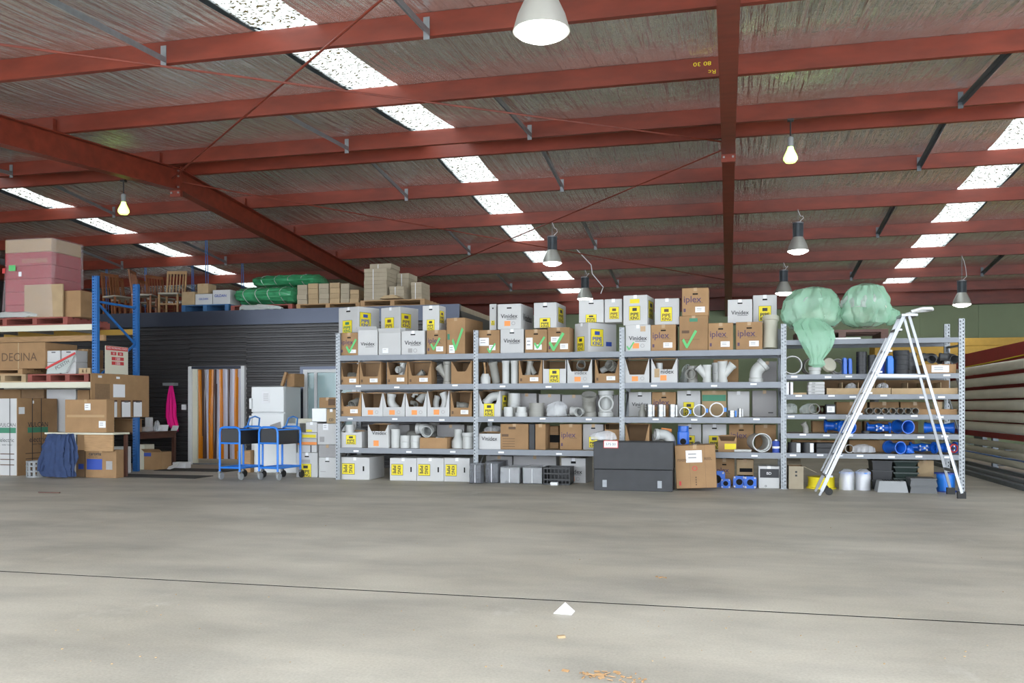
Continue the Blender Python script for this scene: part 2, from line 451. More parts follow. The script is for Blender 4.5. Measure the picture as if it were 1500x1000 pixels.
# rafters: I sections in two halves with bolted plates at the ridge
RX = [-19.5, -9.87, 0.0, 9.75]
for rx in RX:
    for a, b in ((-0.5, 14.39), (14.41, 28.7)):
        za, zb = zp(a), zp(b)
        def seg(x0, x1, d0, d1):
            return ([(x0, a, za + d0), (x1, a, za + d0), (x1, b, zb + d0), (x0, b, zb + d0), (x0, a, za + d1), (x1, a, za + d1), (x1, b, zb + d1), (x0, b, zb + d1)],
                    [(0, 1, 2, 3), (7, 6, 5, 4), (0, 4, 5, 1), (1, 5, 6, 2), (2, 6, 7, 3), (3, 7, 4, 0)])
        mb = MB(); mb.add(*seg(rx - .1, rx + .1, -0.40, -0.384)); mb.add(*seg(rx - .1, rx + .1, -0.018, -0.002)); mb.add(*seg(rx - .006, rx + .006, -0.384, -0.018))
        cpart(mb, 'rafter', 'red_oxide')
    pl = cpart(MB().box(rx - .11, rx + .11, 14.37, 14.389, 5.05, 5.60).box(rx - .11, rx + .11, 14.411, 14.43, 5.05, 5.60), 'apex_plate', 'red_oxide')
    mb = MB()
    for zb in (5.12, 5.22, 5.42, 5.52):
        for s in (-.07, .07): mb.box(rx + s - .015, rx + s + .015, 14.345, 14.455, zb - .015, zb + .015)
    mb.v = [(p[0], p[1] - 14.4, p[2] - 5.8) for p in mb.v]
    b_ = mb.build('apex_bolts', 'bolt', ce); b_['kind'] = 'stuff'
    # purlin cleats on the rafter
    for y in NEAR + FAR:
        cpart(MB().box(rx - .005, rx + .005, y - 0.075, y - 0.001, zp(y), zp(y) + .2), 'purlin_cleat', 'red_oxide')
# bridging between purlins (galvanised channels at the thirds of each bay), every second gap
gaps = [(4.1, 6.5), (6.5, 8.95), (11.4, 13.98), (14.75, 16.85), (19.0, 21.3), (23.5, 25.7)]
for bx in (-16.3, -13.1, -6.3, -3.12, 3.25, 6.5):
    for a, b in gaps:
        za, zb = zp(a) + .12, zp(b) + .06
        m = 'galv' if bx < 0 else 'galv_dark'
        mb = MB().bar((bx, a + .08, za), (bx, b - .004, zb), 0.075, 0.012).bar((bx + .035, a + .08, za - .03), (bx + .035, b - .004, zb - .03), 0.008, 0.06)
        mb.box(bx - .03, bx + .04, b - .012, b - .002, zp(b) - .04, zp(b) + .2)
        cpart(mb, 'bridging', m)
# cross bracing rods
def rod(p, q, r=0.013): return cpart(MB().tube([p, q], r, seg=8), 'brace_rod', 'red_oxide', True)
for x0, x1 in ((-9.87, 0.0), (0.0, 9.75)) [:1]:
    for (xa, ya), (xb, yb) in (((x0 + .02, 14.25), (x1 - .02, 4.4)), ((x1 - .02, 14.25), (x0 + .02, 4.4)), ((x0 + .02, 14.55), (x1 - .02, 24.4)), ((x1 - .02, 14.55), (x0 + .02, 24.4))):
        off = -0.2 if xa < xb else -0.24
        rod((xa, ya, zp(ya) + off), (xb, yb, zp(yb) + off))
# numbers chalked on a purlin near the main rafter
for s, dx, dz in (('80 30', -0.32, .17), ('Rc', -0.2, .06)):
    me, tw, th = text_mesh(s, 'yellow')
    o = link('chalk_mark', me, ce, (dx, 11.4 - .003 - 14.4, zp(11.4) + dz - 5.8), (0, PI, 0), (0.22 / tw if s != 'Rc' else .09 / tw, 1, 0.05 / th))

# ---- walls
bw = struct(MB().box(XL, XR, 28.8, 28.95, 0, 4.8).build('wall_back', 'green_wall'))
for i in range(9):
    x = -4 + i * 1.6
    MB().box(x - .006, x + .006, 28.785, 28.8, 0, 4.2).build('sheet_joint', 'green_wall', bw)
lw = struct(empty('wall_left', (XL, 14, 0)))
mb = MB(); n = 190
vs = []; fs = []
for i in range(n + 1):
    y = -0.5 + 29.3 * i / n - 14; d = 0.02 if i % 2 else 0.0
    vs += [(-.1 + d, y, 0), (-.1 + d, y, 5.9)]
for i in range(n): fs.append((2 * i, 2 * i + 1, 2 * i + 3, 2 * i + 2))
mb.add(vs, fs).build('cladding', 'dark_clad', lw)
struct(MB().box(XR, XR + .15, 12, 28.95, 0, 5.0).build('wall_right', 'green_wall'))

# ---- office block inside the shed: ribbed wall, flashing, flat top
OY = 16.3; OXR = -5.0; OH = 3.16
off = struct(empty('wall_office', (-12.3, OY, 0)))
DX0, DX1 = X(281, OY), X(357, OY); DZ = Z(318, 540, OY)
WX0, WX1 = X(449, OY), X(520, OY); WZ1 = Z(470, 541, OY); WZ0 = 0.35
def ribbed(x0, x1, z0, z1):
    mb = MB(); pitch = 0.1; n = max(1, round((z1 - z0) / pitch)); p = (z1 - z0) / n
    prof = []
    for i in range(n):
        z = z0 + i * p; prof += [(0.0, z), (0.0, z + p * .5), (0.022, z + p * .62), (0.022, z + p * .88)]
    prof.append((0.0, z1))
    k = len(prof)
    vs = [(x0 + 12.3, d, z) for d, z in prof] + [(x1 + 12.3, d, z) for d, z in prof]
    mb.add(vs, [(i, i + 1, i + 1 + k, i + k) for i in range(k - 1)])
    return mb.build('cladding', 'dark_clad', off)
ribbed(XL, DX0 - .06, 0, OH - .27); ribbed(DX0 - .06, DX1 + .06, DZ + .06, OH - .27); ribbed(DX1 + .06, WX0 - .06, 0, OH - .27)
ribbed(WX0 - .06, WX1 + .06, WZ1 + .06, OH - .27); ribbed(WX0 - .06, WX1 + .06, 0, WZ0 - .05); ribbed(WX1 + .06, OXR, 0, OH - .27)
MB().box(XL + 12.3, OXR + 12.3, .03, .055, DZ + .08, OH - .25).build('light_stop_sheet', 'dark_clad', off)  # unseen sheet added to stop light leaking between the ribbed sections
MB().box(XL + 12.3, OXR + 12.3, -0.05, 0.06, OH - .29, OH).box(XL + 12.3, OXR + 12.3, -0.065, -0.05, OH - .30, OH - .25).build('flashing', 'flash', off)
MB().box(XL + 12.3, OXR + 12.3, 0.06, 7.5, OH - .12, OH - .02).build('roof_deck', 'board', off)
MB().box(OXR + 12.3 - .08, OXR + 12.3, 0.0, 7.5, 0, OH - .12).build('end_wall', 'dark_clad', off)
MB().box(XL + 12.3, OXR + 12.3 - .1, 3.2, 3.3, 0, OH - .12).build('inner_wall', 'white_frame', off)
MB().box(X(340, OY) + 12.3, X(340, OY) + 12.36, 0.03, 3.2, 0, OH - .12).build('partition', 'white_frame', off) if False else None
# doorway with plastic strip curtain
d = struct(empty('door_1', (DX0, OY, 0)))
W_ = DX1 - DX0
MB().box(-.05, 0.03, -.06, .1, 0, DZ + .05).build('jamb', 'white_frame', d)
MB().box(W_ - .03, W_ + .05, -.06, .1, 0, DZ + .05).build('jamb', 'white_frame', d)
MB().box(0.03, W_ - .03, -.06, .1, DZ, DZ + .05).build('head', 'flash', d)
MB().box(0.03, W_ - .03, -.02, .1, 0, 0.03).build('threshold', 'galv', d)
MB().box(0.0, 0.14, -.015, .02, 0.03, DZ).build('side_panel', 'cream', d)
kinds = ['strip_orange', 'strip_brown', 'strip_clear', 'strip_orange', 'strip_brown', 'strip_clear', 'strip_orange', 'strip_clear', 'strip_brown', 'strip_clear', 'strip_orange', 'strip_clear']
for i, k in enumerate(kinds):
    x = 0.15 + (W_ - .22) * i / len(kinds); ww = (W_ - .2) / len(kinds) + .02
    n = 5; vs = []
    for zz in (0.12, 1.1, DZ - .01):
        for j in range(n + 1):
            vs.append((x + ww * j / n, 0.012 * math.sin(PI * j / n) * (-1 if i % 2 else 1) + 0.008 * (i % 3) + .015 * math.sin(zz * 2 + i), zz))
    MB().add(vs, [(r * (n + 1) + j, r * (n + 1) + j + 1, (r + 1) * (n + 1) + j + 1, (r + 1) * (n + 1) + j) for r in (0, 1) for j in range(n)]).build('curtain_strip', k, d, smooth=True)
# ceiling light in the room behind the curtain
tag(MB().box(-.6, .6, -.1, .1, 0, .05).build('office_light', 'lamp_glow', None, (DX0 + .5, OY + 1.6, OH - .18)), 'white strip light behind the plastic strip curtain', 'light')
# office window
wn = struct(empty('window_1', (WX0, OY, WZ0)))
WW, WH = WX1 - WX0, WZ1 - WZ0
MB().box(-.05, .04, -.05, .08, 0, WH).box(WW - .04, WW + .05, -.05, .08, 0, WH).box(.04, WW - .04, -.05, .08, WH - .06, WH).box(.04, WW - .04, -.05, .08, 0, .06).build('window_frame', 'white_frame', wn)
MB().box(.18, .24, -.03, .05, .06, WH - .06).build('mullion', 'white_frame', wn)
MB().box(.04, .18, .0, .012, .06, WH - .06).build('pane', 'glass', wn)
MB().box(.24, WW - .04, .0, .012, .06, WH - .06).build('pane', 'glass', wn)
MB().box(-.13, -.05, -.03, .06, 0, WH + .06).box(-.05, WW + .1, -.03, .06, WH, WH + .06).build('window_trim', 'flash', wn)

# ---- lamps
def highbay(px, y, z_bot, label, top=None, r=0.215, grp=None):
    x = X(px, y)
    o = empty('highbay_lamp', (x, y, z_bot), label, 'lamp')
    MB().lathe([(0.0, .285), (r * .46, .285), (r * .5, .27), (r * .62, .22), (r * .84, .12), (r, 0.0), (r - .012, 0.0), (r * .8, .115), (r * .45, .26), (0.0, .262)], 28).build('reflector', 'lamp_shade', o, smooth=True)
    MB().lathe([(0, -.07), (r * .5, -.055), (r * .85, -.02), (r - .012, .004), (r - .02, .02), (0, .02)], 28).build('lens', 'lamp_glow', o, smooth=True)
    g = MB()
    for k in range(20):
        t = 2 * PI * k / 20; M = Matrix.Rotation(t, 4, 'Z')
        g.box(.055, .105, -.004, .004, .29, .56, M)
    g.lathe([(0, .285), (.07, .285), (.07, .57), (0, .57)], 16)
    g.build('ballast_housing', 'galv_dark', o)
    MB().lathe([(0, .56), (.11, .56), (.11, .585), (.03, .6), (0, .6)], 20).build('cap', 'alu', o, smooth=True)
    top = top or zp(y) - z_bot
    mb = MB(); z = .6; k = 0
    while z < top - .02:
        mb.tube([(0.014 * math.cos(a) * (1 if k % 2 else 0), 0.014 * math.cos(a) * (0 if k % 2 else 1), z + .025 + .025 * math.sin(a)) for a in [i * PI / 4 for i in range(9)]], .004, seg=5, cap=False)
        z += .042; k += 1
    mb.build('chain', 'steel', o)
    MB().tube([(.03, .01, .6), (.11, .02, .68), (.09, .02, (top + .6) / 2), (.05, 0, top - .12), (.0, 0, top)], .006, seg=6).build('cable', 'paper', o, smooth=True)
    return o
for px, y, zb, lab in ((793, 6.5, 4.0, 'closest highbay lamp, overhead at the top edge of the picture'), (809, 19.0, 4.32, 'finned highbay lamp hanging left of the main rafter, nearer of the two there'),
                       (857, 23.5, 4.07, 'small far highbay lamp left of the main rafter, just above the white boxes'), (1169, 19.0, 4.37, 'finned highbay lamp right of the main rafter, below the bare bulb'),
                       (1148, 23.5, 4.07, 'far highbay lamp beside the green plastic bundle'), (1409, 23.5, 3.67, 'highbay lamp low in front of the green wall, above the last upright')):
    highbay(px, y, zb, lab)
def flood(px, y, z_top, label):
    o = empty('reflector_bulb', (X(px, y), y, z_top - .66), label, 'lamp')
    MB().lathe([(0, 0), (.07, .005), (.105, .05), (.10, .09), (.05, .2), (.04, .24), (0, .24)], 24).build('bulb', 'bulb_glow', o, smooth=True)
    MB().lathe([(0, .24), (.042, .24), (.045, .38), (.02, .40), (0, .40)], 16).build('socket', 'grey_pl', o, smooth=True)
    MB().tube([(0, 0, .40), (0, 0, .64)], .011, seg=8).build('stem', 'black_pl', o)
    MB().box(-.045, .045, -.04, .04, .63, .66).build('ceiling_plate', 'black_pl', o)
flood(1158, 14.02, zp(13.98), 'bare glowing reflector bulb on a stem right of the main rafter')
flood(181, 14.79, zp(14.75), 'bare glowing reflector bulb behind the left rafter')
# bent conduit hanging among the lamps
tag(MB().tube([(X(845, 21.3), 21.3, zp(21.3) - .014), (X(866, 21.3), 21.28, zp(21.3) - .4), (X(868, 21.3), 21.26, zp(21.3) - .62), (X(884, 21.3), 21.26, zp(21.3) - .95), (X(880, 21.3), 21.3, zp(21.3) - 1.1)], .012, seg=6).build('loose_cable', 'paper', smooth=True), 'thin pale cable dangling in a bend between two highbay lamps', 'cable')
# ================================================================== LONGSPAN SHELVING
SY0, SY1 = 13.45, 14.35
UP = [X(p, SY0) for p in (495, 697, 911, 1148, 1409)]
def upright(x, label_parent, top, y):
    mb = MB(); wd = 0.075
    # perforated folded post: face strips around the punched holes, two returns
    mb.box(x - wd / 2, x - wd / 2 + .012, y, y + .05, 0, top); mb.box(x + wd / 2 - .012, x + wd / 2, y, y + .05, 0, top)
    mb.box(x - .012, x + .012, y, y + .004, 0, top)
    z = 0.0
    while z < top - .02:
        mb.box(x - wd / 2 + .012, x - .012, y, y + .004, z, min(z + .03, top)); mb.box(x + .012, x + wd / 2 - .012, y, y + .004, z + .018, min(z + .048, top)); z += .052
    mb.box(x - wd / 2, x + wd / 2, y + .046, y + .05, 0, top)
    return mb
BAYS = [[.482, .996, 1.514, 1.99]] * 3 + [[.49, .774, 1.05, 1.336, 1.626, 2.125]]
BAYNAME = ['first grey steel shelving bay at the office end, under cartons', 'second grey steel shelving bay, behind the black crate and wrapped blocks', 'third grey steel shelving bay, behind the leaning hose reel carton', 'last grey steel shelving bay, behind the aluminium ladder']
SURF = []
for b in range(4):
    x0, x1 = UP[b], UP[b + 1]
    r = empty('shelving_bay', ((x0 + x1) / 2, SY0, 0), BAYNAME[b], 'shelf', 'longspan shelving bays in a row')
    ox = (x0 + x1) / 2
    def rel(mb): mb.v = [(p[0] - ox, p[1] - SY0, p[2]) for p in mb.v]; return mb
    top = 2.40
    posts = [x0] if b < 3 else [x0, x1]
    for px_ in posts:
        for yy in (SY0, SY1 - .05): rel(upright(px_, r, top + (.02 if px_ == x1 else 0), yy)).build('upright', 'galv', r)
        br = MB()
        for z0, z1 in ((.1, .75), (.75, 1.4), (1.4, 2.05)): br.bar((px_, SY0 + .05, z0), (px_, SY1 - .05, z1), .02, .03); br.bar((px_, SY0 + .05, z1), (px_, SY1 - .05, z1 + .02), .02, .03)
        rel(br).build('side_brace', 'galv', r)
        rel(MB().box(px_ - .05, px_ + .05, SY0 - .01, SY0 + .06, 0, .006)).build('foot_plate', 'galv', r)
    tops = []
    for z in BAYS[b]:
        for yy in (SY0 - .004, SY1 - .04):
            hb = .085 if b < 3 else .07
            mb = MB().box(x0 + .039, x1 - .039, yy, yy + .04, z - hb / 2, z + hb / 2).box(x0 + .039, x1 - .039, yy - .004, yy, z - hb / 2, z - hb / 2 + .02)
            bm_ = rel(mb).build('beam', 'shelf_steel', r)
        zt = z + hb / 2
        rel(MB().box(x0 + .014, x1 - .014, SY0 + .053, SY1 - .053, zt - .02, zt - .001)).build('shelf_board', 'board', r)
        tops.append(zt)
        # paper price tickets on the front beam
        n = 3 if b < 2 else (3 if b == 2 else 6)
        if z < 1.9:
            for i in range(n):
                cx = x0 + (x1 - x0) * ((i + .5 + random.uniform(-.25, .25)) / n)
                plate('ticket', 'paper', r, cx - ox, z + random.uniform(-.015, .02), .09, .026, y=-.0065)
    SURF.append(tops)
S1, S2, S3, S4 = SURF[0]
Q1, Q2, Q3, Q4, Q5, Q6 = SURF[3]

# ================================================================== CARTONS
class Box: pass
PILE = []
def clearance(x, y, z):
    """free height above z to the underside of the next shelf beam"""
    if not (SY0 - .01 < y < SY1 and UP[0] < x < UP[4]): return None
    i = max(0, min(3, sum(1 for u in UP[1:4] if x > u)))
    up = [b_ - .05 for b_ in BAYS[i] if b_ - .05 > z + .02]
    return min(up) - z - .022 if up else None
def carton(label, a, b, top, z0, Y, c=None, d=.4, yaw=0.0, m='white_card', flaps=None, name='carton', cat='box', group=None, tilt=0.0, cutm=None, low=None, notch=.12, h=None, tape=True):
    """a..b: pixels of the front face, c: pixel of the far right edge, corner b stands at depth Y; flaps: open top; low: front cut down to this share (a picking bin)"""
    ps = math.radians(yaw); ex = Vector((math.cos(ps), math.sin(ps))); ey = Vector((-math.sin(ps), math.cos(ps)))
    C = Vector((X(b, Y), Y))
    def hit(px, e):
        r = Vector(ray(px)); cr = r.x * e.y - r.y * e.x
        return -(r.x * C.y - r.y * C.x) / cr
    W = abs(hit(a, ex)); D = abs(hit(c, ey)) if c else d
    P = C - ex * W
    if SY0 - .01 < Y < SY1 and UP[0] - .02 < (P.x + C.x) / 2 < UP[4]:                                 # inside the shelving: stay clear of posts, braces and the beam above
        D = min(D, SY1 - .06 - Y)
        if not yaw:
            i = max(0, min(3, sum(1 for u in UP[1:4] if (P.x + C.x) / 2 > u)))
            lo, hi = UP[i] + .016, UP[i + 1] - .016
            xa, xb = max(P.x, lo), min(C.x, hi); P = Vector((xa, Y)); W = xb - xa
    foot = [P, P + ex * W, P + ey * D, P + ex * W + ey * D]
    bb = (min(p.x for p in foot) + .004, max(p.x for p in foot) - .004, min(p.y for p in foot) + .004, max(p.y for p in foot) - .004)
    if z0 == 'auto':                                        # stand on whatever carton is underneath
        z0 = max([S4] + [t for (q, t) in PILE if q[0] < bb[1] and q[1] > bb[0] and q[2] < bb[3] and q[3] > bb[2]]) + .001
    H = h or (Z(b, top, Y) - z0)
    cz_ = clearance((P.x + C.x) / 2, Y, z0)
    if cz_: H = min(H, cz_)
    PILE.append((bb, z0 + H))
    o = empty(name, (P.x, P.y, z0 + .001), label, cat, group, rz=ps)
    if tilt: o.rotation_euler = (0, tilt, ps)
    B = Box(); B.w, B.d, B.h, B.o, B.m = W, D, H, o, m
    t = .006
    if low is None and not flaps:
        MB().box(0, W, 0, D, 0, H).build('body', m, o, bevel=.006)
        if tape: MB().box(W / 2 - .025, W / 2 + .025, -.0015, D + .001, H - .05, H + .0012).build('tape', 'tape' if m != 'white_card' else 'paper', o)
    else:
        mb = MB().box(0, W, D - t, D, 0, H).box(0, t, t, D - t, 0, H).box(W - t, W, t, D - t, 0, H).box(t, W - t, t, D - t, .0, t)
        if low is None: mb.box(0, W, 0, t, 0, H)
        else:
            k = notch
            mb.prism([(0, 0), (W, 0), (W, H), (W * (1 - .02), H), (W * (1 - k), H * low), (W * k, H * low), (W * .02, H), (0, H)], 0, t)
        mb.build('body', m, o)
        MB().box(t, W - t, D - t - .003, D - t, t, H - .002).box(t, t + .002, t, D - t, t, H - .002).box(W - t - .002, W - t, t, D - t, t, H - .002).build('lining', cutm or 'card_in', o)
        if low is not None and H > .2:   # top flap folded over the back
            MB().prism([(0, H), (W, H), (W * .9, H + .012), (W * .55, H + .02), (W * .1, H + .012)], D * .35, D * .36 + .003).build('flap', 'card' if m != 'white_card' else 'card', o)
    if flaps:
        for f in flaps:
            side, ang, ln = f
            mb = MB()
            if side == 'L': M = Matrix.Translation((0, 0, H)) @ Matrix.Rotation(-ang, 4, 'Y'); mb.box(-ln, 0, 0, min(D, .22), -.003, .003, M)
            if side == 'R': M = Matrix.Translation((W, 0, H)) @ Matrix.Rotation(ang, 4, 'Y'); mb.box(0, ln, 0, min(D, .22), -.003, .003, M)
            if side == 'F': M = Matrix.Translation((0, 0, H)) @ Matrix.Rotation(ang, 4, 'X'); mb.box(0, W, -ln, 0, -.003, .003, M)
            if side == 'B': M = Matrix.Translation((0, D, H)) @ Matrix.Rotation(-ang, 4, 'X'); mb.box(0, W, 0, ln, -.003, .003, M)
            mb.build('flap', m, o)
    return B
def handle(B, cz=.84, w_=.2, face='front'): plate('hand_hole', 'hole', B.o, (B.w if face == 'front' else B.d) / 2, B.h * cz, B.w * w_, B.h * .05, face=face, box=B)
def vin(B, cz=.52, orange=False, face='front', wd=.72, hh=True):
    L_ = B.w if face == 'front' else B.d
    text('Vinidex', 'ink', B.o, L_ * .5, B.h * cz, L_ * wd, face, B, bold=.012)
    plate('print_line', 'ink', B.o, L_ * .6, B.h * (cz - .12), L_ * .42, B.h * .018, face=face, box=B)
    if hh: handle(B, face=face)
    if orange:
        plate('orange_square', 'orange', B.o, L_ * .42, B.h * (cz - .29), L_ * .25, B.h * .2, face=face, box=B)
        text('O', 'grey_card', B.o, L_ * .68, B.h * (cz - .29), L_ * .16, face, B)
def ipl(B, cz=.56, sticker=True, hh=True, wd=.66):
    text('iplex', 'ink_purple', B.o, B.w * .4, B.h * cz, B.w * wd, 'front', B, bold=.01)
    plate('print_line', 'ink_brown', B.o, B.w * .62, B.h * (cz - .1), B.w * .34, B.h * .012)
    plate('print_mark', 'ink_purple', B.o, B.w * .1, B.h * .2, B.w * .08, B.h * .12)
    if sticker: stick(B, .68, .22, .36, .2)
    if hh: handle(B, .78)
def stick(B, cx=.7, cz=.25, w_=.3, h_=.2, face='front', lines=2):
    L_ = B.w if face == 'front' else B.d
    s = plate('sticker', 'paper', B.o, L_ * cx, B.h * cz, L_ * w_, B.h * h_, face=face, box=B)
    for i in range(lines):
        under(plate('sticker_print', 'grey_card', B.o, L_ * (cx - w_ * .1), B.h * (cz + h_ * (.2 - .3 * i)), L_ * w_ * .5, B.h * h_ * .1, y=-.0045, face=face, box=B), s)
def pk(B, cx=.5, cz=.27, s=.42, face='front', ink='ink', hh=True, blue=False):
    """yellow logo panel with the two words; the cartoon above them is left out"""
    L_ = B.w if face == 'front' else B.d
    w_ = L_ * s; h_ = min(w_ * 1.28, B.h * .56, B.h * cz * 1.86, B.h * (1 - cz) * 1.86)
    plate('logo_border', 'ink', B.o, L_ * cx, B.h * cz, w_ * 1.05, h_ * 1.04, face=face, box=B)
    lg = plate('logo_panel', 'yellow', B.o, L_ * cx, B.h * cz, w_, h_, y=-.004, face=face, box=B)
    tm = 'ink_blue' if blue else ink
    under(text('PIPE', tm, B.o, L_ * cx, B.h * cz - h_ * .08, w_ * .78, face, B, y=-.0065, h_=h_ * .24, bold=.03), lg)
    under(text('KING', tm, B.o, L_ * cx, B.h * cz - h_ * .35, w_ * .78, face, B, y=-.0065, h_=h_ * .24, bold=.03), lg)
    under(plate('emblem_patch', tm, B.o, L_ * cx, B.h * cz + h_ * .27, w_ * .42, h_ * .22, y=-.006, face=face, box=B), lg)
    if hh: handle(B, face=face)
_tick = MB().prism([(-.5, -.05), (-.38, .05), (-.15, -.28), (.40, .55), (.55, .46), (-.12, -.5), (-.22, -.5)], -.0015, .0015).mesh('tick', 'spray')
def tick(B, cx=.5, cz=.4, s=.5, face='front'):
    o = link('spray_tick', _tick, B.o, scale=(B.w * s, 1, B.h * s)); put(o, B.w * cx, B.h * cz, face, B, -.0055)

YF = SY0 + .06      # cartons stand just behind the front beam face
# ---- bay 1, top shelf, lower row
B = carton('brown carton with green spray tick at the office end of the top shelf', 497, 524, 487, S4, YF, d=.62, m='card'); ipl(B, sticker=False); tick(B, .62, .4, .6); stick(B, .7, .18, .4, .15)
B = carton('white carton with raised grey flaps beside the end brown ticked carton', 524.5, 553, 483, S4, YF, d=.2, flaps=[('F', -.7, .08)]); vin(B, .45, hh=False)
B = carton('plain white carton with one big lid flap open, top shelf', 555, 587, 487, S4, YF, d=.2, flaps=[('F', -1.0, .08), ('B', -1.35, .1)]); stick(B, .3, .2, .26, .22, lines=1)
B = carton('white lettered carton right of the plain open-lid carton, top shelf', 588, 622, 484, S4, YF, d=.6); vin(B, .5); text('O', 'grey_card', B.o, B.w * .6, B.h * .17, B.w * .17, 'front', B); plate('print_square', 'grey_card', B.o, B.w * .38, B.h * .17, B.w * .18, B.h * .18)
B = carton('small brown carton with thin green tick beside the large ticked carton', 625, 653, 483, S4, YF, d=.6, m='card'); ipl(B, .54); tick(B, .45, .42, .5)
B = carton('large brown carton with bright green tick beside the second upright', 654, 681, 465, S4, YF, c=710, yaw=-6, m='card'); tick(B, .6, .4, .6); stick(B, .3, .14, .3, .22); plate('print_mark', 'ink_green', B.o, B.w * .12, B.h * .48, B.w * .12, B.h * .16)
ZT = Z(524, 486.5, YF)
carton('white carton closed behind the raised flap carton', 537, 554, 486, S4, YF + .24, d=.5, tape=False); carton('white carton closed behind the open-lid carton', 557, 587, 486, S4, YF + .24, d=.5, tape=False)
# upper row: each stands on the carton under it
B = carton('white yellow-logo carton at the office end of the upper row, green emblem', 496, 525, 448.5, 'auto', YF + .25, c=556, yaw=-24); pk(B, .45, .25, .45, ink='ink_green'); pk(B, .32, .5, .5, 'right', hh=False, blue=True)
B = carton('white carton with brown logo above the plain open-lid carton', 558, 586, 449, 'auto', YF + .25, c=613, yaw=-22); pk(B, .45, .3, .45, ink='ink_brown', hh=False); pk(B, .32, .45, .5, 'right', ink='ink_purple', hh=False)
B = carton('white carton with hand hole and two logos behind the large ticked carton', 619, 643, 447, 'auto', YF + .05, c=653, yaw=-6); pk(B, .5, .22, .45); pk(B, .4, .55, .55, 'right', hh=False, ink='ink_purple')
# ---- bay 2, top shelf
B = carton('brown carton with torn white label and green spray, first in second bay', 701, 732, 483, S4, YF, d=.55, m='card'); handle(B, .8); stick(B, .26, .5, .45, .34); stick(B, .65, .25, .3, .22); tick(B, .6, .22, .4)
B = carton('lower of two stacked white lettered cartons, second bay top shelf', 733, 767, 481.5, S4, YF, d=.6); vin(B)
B = carton('brown carton with white papers and green tick, right of stacked white cartons', 769, 801, 482, S4, YF, d=.6, m='card'); handle(B, .8); stick(B, .2, .4, .3, .5); stick(B, .6, .24, .34, .22); tick(B, .66, .42, .5)
B = carton('brown carton with large green tick beside the turned white logo carton', 802, 834, 479, S4, YF, c=841, m='card', yaw=-4); handle(B, .8); stick(B, .36, .52, .4, .22); stick(B, .76, .24, .36, .22); tick(B, .4, .42, .7); plate('print_mark', 'ink_purple', B.o, B.w * .1, B.h * .2, B.w * .08, B.h * .12)
B = carton('white logo carton turned cornerwise beside the third upright', 842, 862, 472, S4, YF - .0, c=903, yaw=-42); pk(B, .45, .3, .5, hh=False); pk(B, .3, .5, .42, 'right', hh=False, blue=True); plate('blue_print', 'ink_blue', B.o, B.d * .72, B.h * .3, B.d * .2, B.h * .15, face='right', box=B)
B = carton('white carton mostly hidden behind the upper lettered carton', 717, 727, 445, 'auto', YF + .22, d=.3, tape=False); pk(B, .5, .3, .5)
B = carton('upper of two stacked white lettered cartons, orange square on front', 729, 763, 444.5, 'auto', YF + .02, c=781, yaw=-4, tape=False); vin(B, .52, True); vin(B, .5, face='right', hh=False)
B = carton('white logo carton right of the upper orange-square carton', 782, 815, 442.5, 'auto', YF + .05, c=829, yaw=-3); pk(B, .5, .2, .45); pk(B, .45, .55, .5, 'right', hh=False)
B = carton('white logo carton under the far highbay lamp', 848, 884, 438.5, 'auto', YF + .06, d=.32); pk(B, .5, .18, .42)
B = carton('white carton with brown logo, left of the third upright, upper row', 885.5, 912, 437.5, 'auto', YF + .1, d=.3); pk(B, .55, .4, .52, ink='ink_brown', hh=False)
# ---- bay 3, top shelf
B = carton('white carton with green smear and orange patch right of the third upright', 916, 953, 475.5, S4, YF, d=.55); vin(B, .5, True, hh=False); tick(B, .2, .2, .3); plate('torn_tape', 'tape', B.o, B.w * .7, B.h * .85, B.w * .2, B.h * .2)
B = carton('brown carton with purple lettering beside the green-smeared white carton', 953.5, 990, 475, S4, YF, d=.55, m='card'); ipl(B)
B = carton('taller pale brown carton with green tick in the middle of third bay', 995, 1037, 462, S4, YF, d=.5, m='card'); plate('panel_line', 'ink_brown', B.o, B.w * .38, B.h * .32, B.w * .66, B.h * .008); plate('print_block', 'ink_brown', B.o, B.w * .22, B.h * .54, B.w * .26, B.h * .08); tick(B, .35, .32, .5); plate('tape_patch', 'ink_green', B.o, B.w * .5, B.h * .88, B.w * .28, B.h * .1)
B = carton('brown carton with purple lettering right of the tall ticked carton', 1037.5, 1074, 472.5, S4, YF, d=.5, m='card'); ipl(B)
B = carton('brown carton with purple lettering beside the fat hanging pipe', 1078, 1117, 471, S4, YF, d=.5, m='card'); ipl(B)
B = carton('white carton with double yellow logo above the green-smeared carton', 913, 948, 431.5, 'auto', YF + .01, c=958, yaw=-7); pk(B, .48, .4, .44, hh=False); pk(B, .5, .55, .6, 'right', hh=False); plate('yellow_tab', 'yellow', B.o, B.w * .48, B.h * .8, B.w * .4, B.h * .14)
B = carton('white carton with brown logo left of the topmost brown carton', 959, 995, 436.5, 'auto', YF + .04, d=.35); pk(B, .48, .4, .44, ink='ink_brown', hh=False)
B = carton('topmost brown carton standing on the tall ticked carton', 999, 1038, 421, 'auto', YF, d=.45, m='card'); ipl(B)
B = carton('white lettered carton left of the tall white logo carton by the pipe', 1066, 1102, 438, 'auto', YF + .2, d=.28); vin(B, .45)
B = carton('tall white logo carton at the end of the upper row by the fat pipe', 1103, 1138, 431.5, 'auto', YF + .33, d=.2); pk(B, .5, .35, .5)

